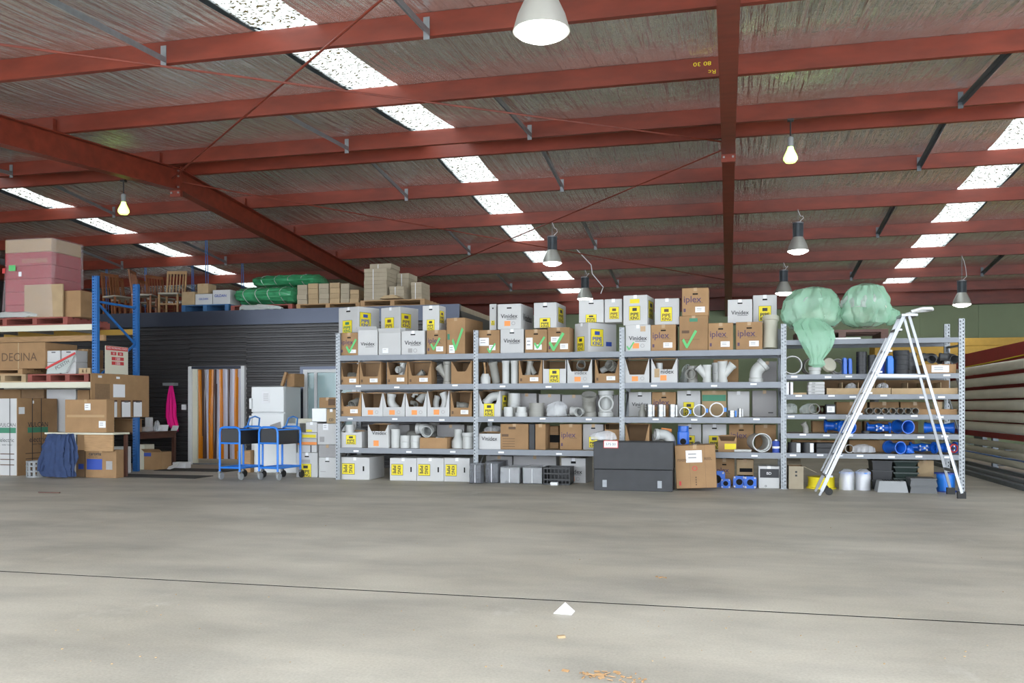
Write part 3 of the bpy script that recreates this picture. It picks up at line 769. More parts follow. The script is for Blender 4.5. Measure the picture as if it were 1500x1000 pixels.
# ---- picking bins (front cut down)
def bin_(label, a, b, top, z0, m='card', low=.42, kind='ipl', d=.48, c=None, yaw=0, notch=.16, Y=None, **k):
    B = carton(label, a, b, top, z0, Y or YF, c=c, d=d, yaw=yaw, m=m, low=low, notch=notch, name='picking_bin', cat='box', **k)
    if kind == 'ipl':
        stick(B, .66, low * .5, .36, .17); plate('print_mark', 'ink_brown', B.o, B.w * .1, B.h * .16, B.w * .08, B.h * .12)
    if kind == 'vin': plate('orange_square', 'orange', B.o, B.w * .42, B.h * .17, B.w * .25, B.h * .2); text('O', 'grey_card', B.o, B.w * .72, B.h * .18, B.w * .16, 'front', B)
    if kind == 'vtext': text('Vinidex', 'ink', B.o, B.w * .55, B.h * (low - .08), B.w * .7, 'front', B, bold=.012)
    if kind == 'pk': pk(B, .5, low * .52, .44, hh=False)
    return B
# bay 1 third shelf
bin_('brown picking bin with a dark elbow, top left bin of first bay', 497, 526, 527, S3, low=.36)
bin_('brown picking bin holding one grey elbow, second on the third shelf', 527, 558, 528, S3, low=.36, c=566)
bin_('brown picking bin with a white tee standing out of it', 567, 597, 528, S3, low=.42)
bin_('brown picking bin with a grey bend, left of the standing grey wye', 598, 632, 526.5, S3, low=.38, c=640)
bin_('torn brown carton bin leaning by the second upright', 661, 691, 526, S3, low=.55, kind='', notch=.3, yaw=-5)
# second shelf
bin_('brown picking bin with a round grey socket, left end of second shelf', 497, 529, 575, S2, low=.42)
bin_('empty white picking bin with brown inside, first bay', 530, 560.5, 576, S2, m='white_card', low=.38, kind='vin')
bin_('white picking bin holding a white bend, beside the empty bin', 561, 593, 576, S2, m='white_card', low=.4, kind='vin')
bin_('white picking bin overfilled with grey elbows', 594, 625, 576, S2, m='white_card', low=.42, kind='vin')
bin_('white picking bin with two long white bends standing up', 626, 658, 572, S2, m='white_card', low=.36, kind='vin')
bin_('brown picking bin with dark fittings beside the second upright', 660, 691, 574, S2, low=.36)
# lowest shelf
bin_('low white yellow-logo bin full of couplings, first bay bottom shelf', 497, 530, 632, S1, m='white_card', low=.94, kind='pk', d=.5)
B = bin_('pale carton bin with orange square and green scrap inside, bottom shelf', 539, 569, 622, S1, m='white_card', low=.72, kind='vtext'); plate('orange_square', 'orange', B.o, B.w * .4, B.h * .2, B.w * .25, B.h * .24)
carton('shallow brown tray of flat caps on the bottom shelf', 615, 655, 641, S1, YF, d=.4, m='card', low=.98, notch=.02, name='tray', cat='tray')
# bay 2 third shelf
bin_('brown picking bin with a large wye inside, second bay', 760, 794, 525, S3, low=.36)
bin_('white yellow-logo bin open with brown inside, second bay third shelf', 795.5, 829, 524, S3, m='white_card', low=.62, kind='pk', notch=.03)
B = bin_('white picking bin with a brown socket and orange square, second bay', 831, 867, 523, S3, m='white_card', low=.5, kind='vin'); text('inidex', 'ink', B.o, B.w * .55, B.h * .44, B.w * .5, 'front', B)
bin_('brown picking bin with a white and grey coupling, by the third upright', 871.5, 907, 522, S3, low=.4)
# second shelf
B = bin_('white yellow-logo bin at the left of the second bay middle shelf', 700, 733, 568, S2, m='white_card', low=.5, kind='pk', d=.6, notch=.2); pk(B, .45, .55, .5, 'right', hh=False)
# bottom shelf
B = bin_('white lettered bin with wrapped grey fittings, second bay bottom shelf', 701, 733, 634, S1, m='white_card', low=.95, kind='', notch=.03); vin(B, .65, hh=False)
B = carton('large brown carton with printed panel on the bottom shelf, second bay', 733, 774, 617, S1, YF, d=.4, m='card'); plate('print_block', 'ink_brown', B.o, B.w * .42, B.h * .84, B.w * .25, B.h * .1); plate('print_block', 'ink_brown', B.o, B.w * .17, B.h * .55, B.w * .24, B.h * .1)
for i in range(4): plate('print_line', 'ink_brown', B.o, B.w * .3, B.h * (.42 - .1 * i), B.w * .44, B.h * .02)
carton('dark flapped carton edge beside the large printed carton', 775, 783, 618, S1, YF, d=.35, m='char', tape=False)
carton('narrow brown carton standing right of the dark flap', 784, 799, 617, S1, YF + .01, d=.35, m='card')
carton('timber framed box with black window on the bottom shelf', 803, 818, 624, S1, YF + .4, d=.3, m='timber', name='timber_box', tape=False)
plate('dark_window', 'hole', bpy.data.objects['timber_box'], .11, .16, .17, .12)
B = carton('brown lettered carton right of the timber box, bottom shelf', 820, 852, 619, S1, YF + .12, d=.4, m='card'); ipl(B, .55, sticker=False, hh=False)
B = carton('greyish carton with yellow logo behind the charcoal chest', 854, 884, 617, S1, YF + .15, d=.4, m='grey_card'); pk(B, .5, .3, .4)
carton('open brown carton beside the third upright, bottom shelf', 886, 909, 621, S1, YF + .1, d=.4, m='card', low=.8, notch=.05)
# bay 3 third shelf
bin_('white picking bin nearly empty, right of the third upright', 915, 951, 521, S3, m='white_card', low=.34, kind='vin', notch=.2)
B = bin_('white lettered picking bin with a peeled paper tag', 954, 992, 520, S3, m='white_card', low=.55, kind='', notch=.2); text('nidex', 'ink', B.o, B.w * .62, B.h * .46, B.w * .5, 'front', B, bold=.012); plate('orange_square', 'orange', B.o, B.w * .47, B.h * .2, B.w * .24, B.h * .22); plate('peeled_tag', 'card_pale', B.o, B.w * .22, B.h * .4, B.w * .2, B.h * .36)
# bay 3 lowest shelf
bin_('brown picking bin above the charcoal chest, third bay', 916, 951, 622, S1, low=.28, kind='', notch=.2)
B = carton('shallow brown tray with bright yellow ticket, third bay', 1052, 1079, 639, S1, YF, d=.4, m='card', low=.7, notch=.15, name='tray', cat='tray'); plate('yellow_ticket', 'yellow', B.o, B.w * .66, B.h * .35, B.w * .62, B.h * .36)
# ---- back row of cartons seen behind the small fittings
YB = SY0 + .56
def back(label, a, b, top, z0, m='white_card', kind='', Y=YB, d=.27):
    B = carton(label, a, b, top, z0, Y, d=d, m=m)
    if kind == 'vin': vin(B, .5)
    if kind == 'ipl': ipl(B, .55, sticker=False)
    if kind == 'pk': pk(B, .5, .3, .45)
    return B
back('grey carton behind the white couplings, second bay middle shelf', 757, 786, 576, S2, 'grey_card')
back('grey white carton behind the plastic bag, second bay', 789, 821, 577, S2, 'grey_card')
back('grey white carton behind the big grey bend', 823, 858, 578, S2, 'grey_card')
back('pale grey carton behind the large white tee', 866, 905, 578, S2, 'grey_card')
back('white lettered carton behind the silver couplings', 921, 954, 574, S2, 'white_card', 'vin')
back('brown lettered carton behind the silver couplings', 955, 990, 574, S2, 'card', 'ipl')
back('white carton with yellow logo behind the dark ring coupling', 992, 1026, 571, S2, 'white_card', 'pk')
B = back('carton with dark green band behind the chrome couplings', 1028, 1064, 572, S2, 'card_pale'); plate('green_band', 'ink_green', B.o, B.w * .5, B.h * .72, B.w * .96, B.h * .24)
back('white carton behind the small blue clamps', 1066, 1098, 573, S2, 'white_card')
B = back('pale grey carton at the right end of the third bay middle shelf', 1102, 1138, 570, S2, 'grey_card'); plate('print_line', 'ink', B.o, B.w * .75, B.h * .16, B.w * .2, B.h * .04)
back('grey carton behind the big white bend, third bay', 1110, 1138, 529, S3, 'grey_card')
back('brown carton behind the standing white wyes', 1045, 1082, 526, S3, 'card')
back('white carton with yellow logo behind the blue tee', 993, 1027, 620, S1, 'white_card', 'pk')
back('brown and white logo carton left of the yellow ticket tray', 1029, 1064, 619, S1, 'white_card', 'pk')
back('brown carton behind the yellow ticket tray', 1068, 1104, 621, S1, 'card', 'ipl')
back('brown carton behind the fat white pipe', 1106, 1137, 622, S1, 'card')
for i, (a, b, lab) in enumerate(((700, 740, 'brown carton at the back above the brush jar'), (560, 600, 'grey carton at the back of the first bay bottom shelf, left'), (640, 680, 'grey carton at the back of the first bay bottom shelf, right'))):
    back(lab, a, b, (530, 622, 622)[i], (S3, S1, S1)[i], ('card', 'grey_card', 'grey_card')[i])
# ---- floor level cartons
def floorpk(label, a, b, c=None, top=670, Y=SY0 + .06, d=.55):
    B = carton(label, a, b, top, 0, Y, c=c, d=d)
    plate('logo_border', 'ink', B.o, B.w * .28, B.h * .48, B.w * .44, B.h * .5); plate('logo_panel', 'yellow', B.o, B.w * .28, B.h * .48, B.w * .42, B.h * .46, y=-.004)
    for q, t in ((.18, 'PIPE'), (.36, 'KING')):
        me = text(t, 'ink', B.o, B.w * q, B.h * .48, B.h * .36, 'front', B, y=-.0065, h_=B.w * .13, bold=.03); me.rotation_euler = (0, PI / 2, 0)
    plate('hand_hole', 'hole', B.o, B.w * .8, B.h * .5, B.w * .05, B.h * .22)
    return B
floorpk('long white yellow-logo carton on the floor at the office end of the shelving', 498, 541, c=563)
floorpk('leftmost of three white yellow-logo cartons side by side on the floor', 571, 610, top=671)
floorpk('middle of three white yellow-logo cartons side by side on the floor', 610.5, 650, top=671)
floorpk('rightmost of three white yellow-logo cartons, beside the wrapped blocks', 650.5, 688, top=671)
B = carton('white lettered carton with orange square on the floor behind the crate', 822, 858, 671, 0, SY0 + .3, c=868, yaw=-4); vin(B, .45, True); handle(B, .8)
B = carton('white carton with black printed band on the floor by the fourth upright', 1111, 1142, 683, 0, SY0 + .06, d=.4); plate('black_band', 'ink', B.o, B.w * .52, B.h * .68, B.w * .9, B.h * .4); text('BD', 'paper', B.o, B.w * .5, B.h * .68, B.w * .22, 'front', B, y=-.006); text('o', 'ink', B.o, B.w * .35, B.h * .1, B.w * .1, 'front', B)
back('grey white carton behind the wrapped blocks, left', 700, 750, 668, 0, 'grey_card', Y=SY0 + .55, d=.3)
back('grey white carton behind the wrapped blocks, right', 752, 815, 668, 0, 'grey_card', Y=SY0 + .55, d=.3)
B = back('brown lettered carton on the floor behind the blue flanges', 1046, 1076, 672, 0, 'card', 'ipl', Y=SY0 + .4)
B = back('open timber coloured crate behind the blue flanges', 1079, 1104, 673, 0, 'card_pale', Y=SY0 + .35); plate('dark_slot', 'hole', B.o, B.w * .55, B.h * .6, B.w * .75, B.h * .14); plate('dark_slot', 'hole', B.o, B.w * .5, B.h * .34, B.w * .9, B.h * .16)
B = carton('pale carton with open side flap on the floor left of the ladder foot', 1155.5, 1177, 683, 0, SY0 + .06, d=.4, m='card_grey', flaps=[('R', .45, .2), ('B', -.4, .2)])
for i in range(2): plate('print_mark', 'ink', B.o, B.w * .5, B.h * (.75 - .16 * i), B.w * .14, B.h * .08)
# leaning brown hose reel carton in front of the shelves
B = carton('brown hose reel carton tilted against the charcoal chest', 991, 1050, 656.5, 0.0, 12.82, d=.42, m='card', tilt=-.045, name='hose_reel_carton')
B.o.location.z = .03
text('FIXED', 'ink_brown', B.o, B.w * .17, B.h * .66, B.w * .22, 'front', B, bold=.015); text('REEL', 'ink_brown', B.o, B.w * .82, B.h * .68, B.w * .19, 'front', B, bold=.015)
stick(B, .47, .74, .4, .28); text('O', 'ink_red', B.o, B.w * .48, B.h * .46, B.w * .13, 'front', B); plate('red_mark', 'ink_red', B.o, B.w * .1, B.h * .12, B.w * .05, B.h * .1)
for i in range(4): plate('print_mark', 'ink_brown', B.o, B.w * .5, B.h * (.25 - .055 * i), B.w * .03, B.h * .035)
for q in (.36, .74): MB().box(B.w * q - .001, B.w * q + .001, -.002, 0, 0, B.h).build('score_line', 'ink_brown', B.o)
# charcoal chest
ch = empty('storage_chest', (X(870, 12.63), 12.63, 0), 'wide charcoal chest with hinged lid standing in front of the shelving', 'chest')
cw = X(985, 12.63) - X(870, 12.63)
MB().box(0, cw, 0, .5, 0, .30).build('base', 'char', ch, bevel=.006); MB().box(-.006, cw + .006, -.008, .5, .306, .695).build('lid', 'char', ch, bevel=.008)
for q in (.14, .84): MB().box(cw * q - .03, cw * q + .03, -.012, 0, .05, .15).build('latch_plate', 'galv', ch)
plate('price_card_edge', 'ink_red', ch, cw * .22, .66, .21, .11, y=-.011); plate('price_card', 'paper', ch, cw * .22, .66, .19, .09, y=-.013); text('575.00', 'ink', ch, cw * .22, .66, .14, y=-.016)
# ================================================================== PIPE FITTINGS
def arc(r0, ang, n=8):
    """path: straight up, bend by ang towards +x"""
    return [(r0 * (1 - math.cos(ang * i / n)), 0, r0 * math.sin(ang * i / n)) for i in range(n + 1)]
def pipe_mb(mb, pts, r, collar0=True, collar1=True, cl=None, wall=None, grow=1.13, seg=20):
    """hollow pipe along pts with socket collars at the ends"""
    pts = [Vector(p) for p in pts]; cl = cl or r * .7; wall = wall or r * .1
    a = (pts[0] - pts[1]).normalized(); b = (pts[-1] - pts[-2]).normalized(); P = []; R_ = []
    if collar0: P += [pts[0] + a * cl, pts[0] + a * cl * .999, pts[0] + a * .012, pts[0]]; R_ += [r * grow] * 3 + [r]
    else: P += [pts[0]]; R_ += [r]
    P += pts[1:-1]; R_ += [r] * (len(pts) - 2)
    if collar1: P += [pts[-1], pts[-1] + b * .012, pts[-1] + b * cl]; R_ += [r, r * grow, r * grow]
    else: P += [pts[-1]]; R_ += [r]
    return mb.tube(P, R_, wall=wall, seg=seg)
def fitting(kind, r, L=None, ang=90):
    mb = MB(); A = math.radians(ang); L = L or r * 3
    if kind == 'elbow':
        p = arc(r * 1.5, A); e = Vector((math.sin(A), 0, math.cos(A))); q = Vector(p[-1])
        pipe_mb(mb, [(0, 0, -L * .25)] + p + [q + e * L * .25], r)
    elif kind == 'pipe': pipe_mb(mb, [(0, 0, 0), (0, 0, L * .5), (0, 0, L)], r, False, True)
    elif kind == 'plain': pipe_mb(mb, [(0, 0, 0), (0, 0, L * .5), (0, 0, L)], r, False, False)
    elif kind == 'coupling': mb.tube([(0, 0, 0), (0, 0, L * .46), (0, 0, L * .47), (0, 0, L * .53), (0, 0, L * .54), (0, 0, L)], [r, r, r * 1.05, r * 1.05, r, r], wall=r * .1, seg=20)
    elif kind == 'stack':
        for i in range(3): mb.tube([(0, 0, L * i / 3), (0, 0, L * (i + .8) / 3), (0, 0, L * (i + .81) / 3), (0, 0, L * (i + .99) / 3)], [r, r, r * 1.07, r * 1.07], wall=r * .1, seg=20)
    elif kind == 'tee':
        pipe_mb(mb, [(0, 0, 0), (0, 0, L * .5), (0, 0, L)], r); pipe_mb(mb, [(0, -r * .6, L * .5), (0, -r * 1.2, L * .5), (0, -r * 1.7, L * .5)], r * .96, False, True)
    elif kind == 'wye':
        pipe_mb(mb, [(0, 0, 0), (0, 0, L * .5), (0, 0, L)], r); pipe_mb(mb, [(r * .3, 0, L * .3), (r * 1.2, 0, L * .3 + r * 1.1), (r * 1.9, 0, L * .3 + r * 1.9)], r * .9, False, True)
    elif kind == 'reducer': mb.tube([(0, 0, 0), (0, 0, L * .4), (0, 0, L * .6), (0, 0, L)], [r, r, r * .62, r * .62], wall=r * .1, seg=20)
    elif kind == 'bend':
        p = arc(r * 3.2, A); e = Vector((math.sin(A), 0, math.cos(A))); pipe_mb(mb, [(0, 0, -r * .9)] + p + [Vector(p[-1]) + e * r * .6], r, grow=1.08)
    elif kind == 'cap': mb.lathe([(0, 0), (r, 0), (r, L), (r * .9, L + .01), (0, L + .01)], 20)
    return mb
SMALL = []      # things the settling pass may nudge
def fit(label, kind, px, z, r, Y=None, L=None, ang=90, rot=(0, 0, 0), m='pvc_white', name='pipe_fitting', cat='pipe fitting', group=None, parts=None):
    Y = Y or SY0 + .2
    mb = fitting(kind, r, L, ang); mb.xf(Euler([math.radians(q) for q in rot]).to_matrix().to_4x4()).rest()
    top = max(p[2] for p in mb.v); c = clearance(X(px, Y), Y, z)
    if c and top > c: mb.v = [tuple(q * c / top for q in p) for p in mb.v]
    o = mb.build(name, m, None, (X(px, Y), Y, z + .001), smooth=True); tag(o, label, cat, group); SMALL.append(o); return o
INB = .012
# bay 1 third shelf
fit('dark grey elbow deep in the top left picking bin', 'elbow', 513, S3 + INB, .075, SY0 + .28, rot=(60, 0, 160), m='pvc_grey')
fit('grey elbow peeking over the second bin on the third shelf', 'elbow', 545, S3 + INB, .08, SY0 + .24, L=.3, rot=(-25, 10, -80), m='pvc_grey')
fit('white tee standing out of the brown bin', 'tee', 586, S3 + .12, .085, SY0 + .17, L=.26, rot=(0, 8, -20))
fit('short white socket leaning behind the white tee', 'coupling', 575, S3 + .14, .06, SY0 + .35, L=.2, rot=(20, -20, 0))
fit('grey bend lying across the bin left of the wye', 'elbow', 617, S3 + .06, .085, SY0 + .27, rot=(70, -30, 30), m='pvc_grey', ang=60)
fit('grey wye branch standing between two bins', 'wye', 650, S3, .085, SY0 + .2, L=.34, rot=(0, 0, 180), m='pvc_grey')
fit('tall grey wye standing behind the first wye', 'wye', 657, S3, .095, SY0 + .45, L=.36, rot=(0, 0, 150), m='pvc_grey')
# second shelf
fit('round grey socket elbow in the left end bin', 'elbow', 515, S2 + .10, .085, SY0 + .22, rot=(65, 20, 150), m='pvc_grey')
fit('small white scrap of pipe below the round socket', 'plain', 509, S2 + .11, .025, SY0 + .12, L=.14, rot=(60, 60, 0))
fit('white bend resting in the middle white bin', 'elbow', 576, S2 + .06, .075, SY0 + .2, ang=45, rot=(0, -40, 0))
for i, (px, dz, rt, lb) in enumerate(((602, .15, (75, 0, 200), 'grey elbow lying open-mouthed on the overfilled bin'), (606, .30, (0, 25, 0), 'white elbow standing highest in the overfilled bin'), (619, .20, (20, 30, 60), 'white bend leaning right in the overfilled bin'))):
    fit(lb, 'elbow', px, S2 + dz, .07, SY0 + .2 + .05 * i, rot=rt, m='pvc_grey' if i == 0 else 'pvc_white', ang=70)
fit('left one of two long white bends standing in a bin', 'bend', 633, S2 + .05, .07, SY0 + .2, ang=40, rot=(0, -20, 0))
fit('right one of two long white bends standing in a bin', 'bend', 650, S2 + .05, .068, SY0 + .2, ang=45, rot=(0, -25, 180))
fit('dark grey elbow in the last bin of the second shelf', 'elbow', 678, S2 + .02, .08, SY0 + .25, rot=(60, 0, 200), m='pvc_grey')
# lowest shelf bay 1
fit('upright white socket at the left back of the low logo bin', 'coupling', 504, S1 + .09, .07, SY0 + .3, L=.3)
fit('white coupling with open end in the low logo bin', 'elbow', 523, S1 + .1, .085, SY0 + .2, rot=(70, 0, 170))
fit('white coupling between the two others in the low logo bin', 'coupling', 514, S1 + .09, .075, SY0 + .2, L=.28)
fit('green scrap lying in the pale orange-square bin', 'cap', 562, S1 + .15, .06, SY0 + .2, L=.02, rot=(20, 20, 0), m='spray', name='plastic_scrap', cat='scrap')
fit('stack of three white couplings on the bottom shelf', 'stack', 578, S1, .088, SY0 + .16, L=.36)
fit('short white coupling right of the coupling stack', 'coupling', 594, S1, .085, SY0 + .16, L=.2)
fit('tapered white coupling beside the flat cap tray', 'coupling', 609, S1, .085, SY0 + .15, L=.2)
fit('grey bend standing behind the short couplings', 'elbow', 606, S1, .09, SY0 + .5, L=.4, rot=(0, 0, 160), m='pvc_grey')
fit('white elbow facing out above the flat cap tray', 'elbow', 624, S1 + .17, .09, SY0 + .3, rot=(80, 0, 180))
fit('wide grey tee behind the flat cap tray', 'tee', 636, S1, .10, SY0 + .55, L=.38, m='pvc_grey')
for i, (px, yy) in enumerate(((628, .14), (636, .2), (647, .16), (645, .28))):
    fit(('flat white pipe cap at the left of the tray', 'flat white pipe cap in the middle of the tray', 'flat white pipe cap at the right of the tray', 'flat white pipe cap at the back of the tray')[i], 'cap', px, S1 + .1 + .006 * i, .075, SY0 + yy, L=.03, rot=(8, 6 * (i - 1), 0), name='cap_fitting')
fit('large stepped white reducer near the second upright', 'reducer', 669, S1, .135, SY0 + .18, L=.36)
fit('white socket pipe beside the second upright', 'pipe', 686, S1, .09, SY0 + .18, L=.19)
fit('tall grey reducer at the back by the second upright', 'reducer', 690, S1, .12, SY0 + .55, L=.36, m='pvc_grey')
# bay 2 third shelf
b_ = empty('brush_jar', (X(711, SY0 + .14), SY0 + .14, S3), 'white jar with a worn brush standing in it', 'jar')
MB().lathe([(0, 0), (.078, 0), (.08, .10), (.06, .14), (.055, .16), (0, .16)], 18).build('jar', 'pvc_white', b_, smooth=True); MB().tube([(0, 0, .12), (-.01, 0, .26), (-.02, 0, .34)], [.014, .016, .02], seg=8).build('brush_handle', 'timber', b_); MB().tube([(.02, .02, .12), (-.05, 0, .36)], .006, seg=6).build('stick', 'black_pl', b_)
fit('grey pipe with flared open top leaning by the jar', 'pipe', 724, S3, .075, SY0 + .2, L=.33, rot=(12, -8, 0), m='pvc_grey')
fit('left of two tall white pipe offcuts standing upright', 'pipe', 741, S3, .062, SY0 + .16, L=.36)
fit('right of two tall white pipe offcuts standing upright', 'pipe', 754, S3, .066, SY0 + .16, L=.36)
fit('grey white wye tipped in the second bay brown bin', 'wye', 778, S3 + .12, .085, SY0 + .2, L=.3, rot=(180, 10, 0), m='pvc_grey')
fit('brown grey socket facing out of the white bin', 'coupling', 851, S3 + .19, .085, SY0 + .22, L=.2, rot=(75, 0, 15), m='pvc_grey')
fit('white half of a coupling lying in the brown bin by the third upright', 'coupling', 884, S3 + .15, .075, SY0 + .18, L=.22, rot=(0, 65, 0))
fit('grey socket lying beside the white coupling in the same bin', 'coupling', 896, S3 + .16, .085, SY0 + .22, L=.16, rot=(70, 0, -30), m='pvc_grey')
# second shelf
fit('white bend lying in the left logo bin of the second bay', 'elbow', 722, S2 + .15, .07, SY0 + .2, ang=45, rot=(0, 40, 0))
fit('big white coupling standing at the back by the logo bin', 'coupling', 753, S2, .10, SY0 + .38, L=.37)
fit('short white coupling in front of the big coupling', 'coupling', 745, S2, .075, SY0 + .12, L=.15)
fit('lower wide white ring of a two ring pile', 'coupling', 764, S2, .098, SY0 + .13, L=.065)
fit('upper white ring of a two ring pile', 'coupling', 764, S2 + .068, .08, SY0 + .13, L=.085)
fit('wide grey ribbed coupling on the middle shelf', 'stack', 786, S2, .118, SY0 + .17, L=.215, m='pvc_grey')
fit('pair of small white tees beside the plastic bag', 'tee', 833, S2, .045, SY0 + .14, L=.13, rot=(0, 30, 40))
fit('small white ring elbow facing out', 'elbow', 846, S2, .062, SY0 + .14, rot=(85, 0, 170))
fit('large grey bend with flared open mouth', 'elbow', 863, S2, .115, SY0 + .24, L=.3, ang=30, rot=(0, 0, -80), m='pvc_grey')
fit('large white tee with its round mouth facing out', 'tee', 888, S2, .13, SY0 + .26, L=.3, rot=(0, 0, 8))
def bag(label, px, z, Y, w_, d_, h_, m='film_clear', name='plastic_bag', cat='bag', seed=1, amp=.3, inner=None):
    c = clearance(X(px, Y), Y, z)
    if c: h_ = min(h_, c * .88)
    o = empty(name, (X(px, Y), Y, z + .002), label, cat); SMALL.append(o)
    MB().lump([(0, 0, 0.004, w_ * .42, d_ * .42), (0, 0, h_ * .12, w_ * .5, d_ * .5), (0, 0, h_ * .45, w_ * .5, d_ * .5), (w_ * .04, 0, h_ * .75, w_ * .42, d_ * .4), (w_ * .06, 0, h_ * .92, w_ * .26, d_ * .22), (w_ * .1, 0, h_, w_ * .1, d_ * .1)], 36, amp, 3.5, seed, folds=9, fa=.18, sub=3).build('film', m, o, smooth=True)
    if inner: MB().lump([(0, 0, .01, w_ * .3, d_ * .3), (0, 0, h_ * .4, w_ * .4, d_ * .4), (0, 0, h_ * .7, w_ * .25, d_ * .25)], 20, .2, 4, seed + 3).build('contents', inner, o, smooth=True)
    return o
bag('clear plastic bag of white fittings on the middle shelf', 816, S2, SY0 + .16, .3, .24, .24, inner='pvc_white')
bag('clear bag of grey fittings on the lettered bin', 717, S1 + .26, SY0 + .2, .3, .26, .2, m='film_clear', seed=4, inner='pvc_grey')
# bay 3 third shelf
bag('plastic wrapped bundle behind the peeled tag bin', 1000, S3, SY0 + .4, .2, .3, .34, m='film_white', seed=9, inner='pvc_grey')
fit('grey wye with round mouth left of the white wyes', 'tee', 1015, S3, .095, SY0 + .24, L=.2, rot=(0, 0, -10), m='pvc_grey')
fit('white wye with its branch to the left', 'wye', 1032, S3, .078, SY0 + .17, L=.24, rot=(0, 0, 180))
fit('plain white socket between the two white wyes', 'coupling', 1051, S3, .085, SY0 + .17, L=.3)
fit('white wye with its branch to the right', 'wye', 1065, S3, .066, SY0 + .18, L=.22)
fit('big white segmented bend at the end of third bay', 'elbow', 1112, S3, .105, SY0 + .24, L=.2, ang=48)
fit('white pipe end in the peeled tag bin', 'coupling', 966, S3 + .16, .05, SY0 + .2, L=.14)
# second shelf: silver and chrome couplings
def clamp(label, px, r, L, m='steel', Y=None, stand=True, blue=False):
    Y = Y or SY0 + .14
    o = empty('repair_coupling', (X(px, Y), Y, S2 + .001), label, 'pipe fitting'); SMALL.append(o)
    M = Matrix.Identity(4) if stand else Matrix.Translation((0, L / 2, r * 1.05)) @ Matrix.Rotation(PI / 2, 4, 'X')
    MB().tube([(0, 0, 0), (0, 0, L * .5), (0, 0, L)], r, wall=r * .12, seg=22).xf(M).build('sleeve', m, o, smooth=True)
    for q in (.12, .5, .88) if stand else (.2, .8): MB().tube([(0, 0, L * q - .01), (0, 0, L * q + .01)], r * 1.05, wall=r * .06, seg=22).xf(M).build('band', 'chrome_dark' if stand else 'steel', o, smooth=True)
    MB().box(r * .9, r * 1.35, -.03, .03, L * .05, L * .95).xf(M).build('clasp', 'blue_paint' if blue else 'steel', o)
    return o
clamp('leftmost standing silver repair coupling, third bay', 952, .052, .19); clamp('middle standing silver repair coupling, third bay', 968, .052, .19); clamp('right standing silver repair coupling, third bay', 985, .056, .19)
clamp('dark ring coupling with blue clasp lying open end out', 1003, .072, .12, 'chrome_dark', stand=False, blue=True); clamp('chrome ring coupling with blue clasp, middle of three rings', 1025, .092, .14, 'steel', stand=False, blue=True); clamp('largest chrome ring coupling with blue clasp, brown inside', 1050, .105, .15, 'steel', stand=False, blue=True)
clamp('small silver coupling with blue strap near the right of third bay', 1072, .05, .10, 'steel', blue=True); clamp('narrow silver coupling beside the blue strap one', 1084, .032, .13, 'steel')
fit('grey reducer left of the silver couplings', 'reducer', 941, S2, .06, SY0 + .25, L=.19, m='pvc_grey')
# lowest shelf bay 3
fit('white elbow pointing up left behind the charcoal chest', 'elbow', 961, S1, .085, SY0 + .3, L=.3, rot=(10, 0, 190))
fit('white elbow facing out right of the orange card', 'elbow', 978, S1, .085, SY0 + .15, L=.28, rot=(10, 0, 200))
tag(MB().box(-.08, .08, -.003, .003, 0, .14).build('orange_card', 'orange', None, (X(975, SY0 + .3), SY0 + .32, S1 + .2), (0, .1, 0)), 'bright orange card stuck among white elbows', 'card')
o = empty('blue_tee', (X(1001, SY0 + .12), SY0 + .12, S1 + .001), 'blue iron tee standing on the third bay bottom shelf', 'pipe fitting')
MB().box(-.085, .085, -.08, .08, 0, .32).build('body', 'blue_iron', o, bevel=.03); MB().lathe([(0, .3), (.08, .3), (.08, .38), (.065, .38), (0, .36)], 18).build('socket', 'blue_iron', o, smooth=True); MB().tube([(0, -.1, .15), (0, -.07, .15)], .06, wall=.012, seg=18).build('branch', 'blue_iron', o, smooth=True); MB().lathe([(0, 0), (.045, 0), (.045, .01), (0, .01)], 16).xf(Matrix.Translation((0, -.082, .15)) @ Matrix.Rotation(PI / 2, 4, 'X')).build('bore', 'hole', o)
fit('small round grey pipe beside the blue tee', 'pipe', 1019, S1, .055, SY0 + .14, L=.2, rot=(80, 0, 20), m='pvc_grey')
fit('fat white pipe lying with its open end outward, third bay', 'pipe', 1112, S1, .125, SY0 + .26, L=.34, rot=(90, 0, 12), m='pvc_white')
fit('short white tube lying in front of the fat pipe', 'plain', 1088, S1, .022, SY0 + .06, L=.24, rot=(0, 90, 0))
o = empty('glue_can', (X(1139, SY0 + .07), SY0 + .07, S1 + .001), 'blue and white can beside the fourth upright', 'can'); MB().lathe([(0, 0), (.055, 0), (.055, .16), (.045, .17), (0, .17)], 18).build('body', 'ink_blue', o, smooth=True); MB().tube([(0, 0, .06), (0, 0, .09)], .0565, seg=18).build('label_band', 'paper', o, smooth=True); MB().lathe([(0, .17), (.02, .17), (.02, .19), (0, .19)], 12).build('cap', 'paper', o)
# fat pipe leaning over the end of the top shelf, bay 3
fit('fat grey socket pipe hanging off the end of the top shelf', 'pipe', 1129, S4, .115, SY0 + .22, L=.45, rot=(-8, 2, 0), m='pvc_cream')
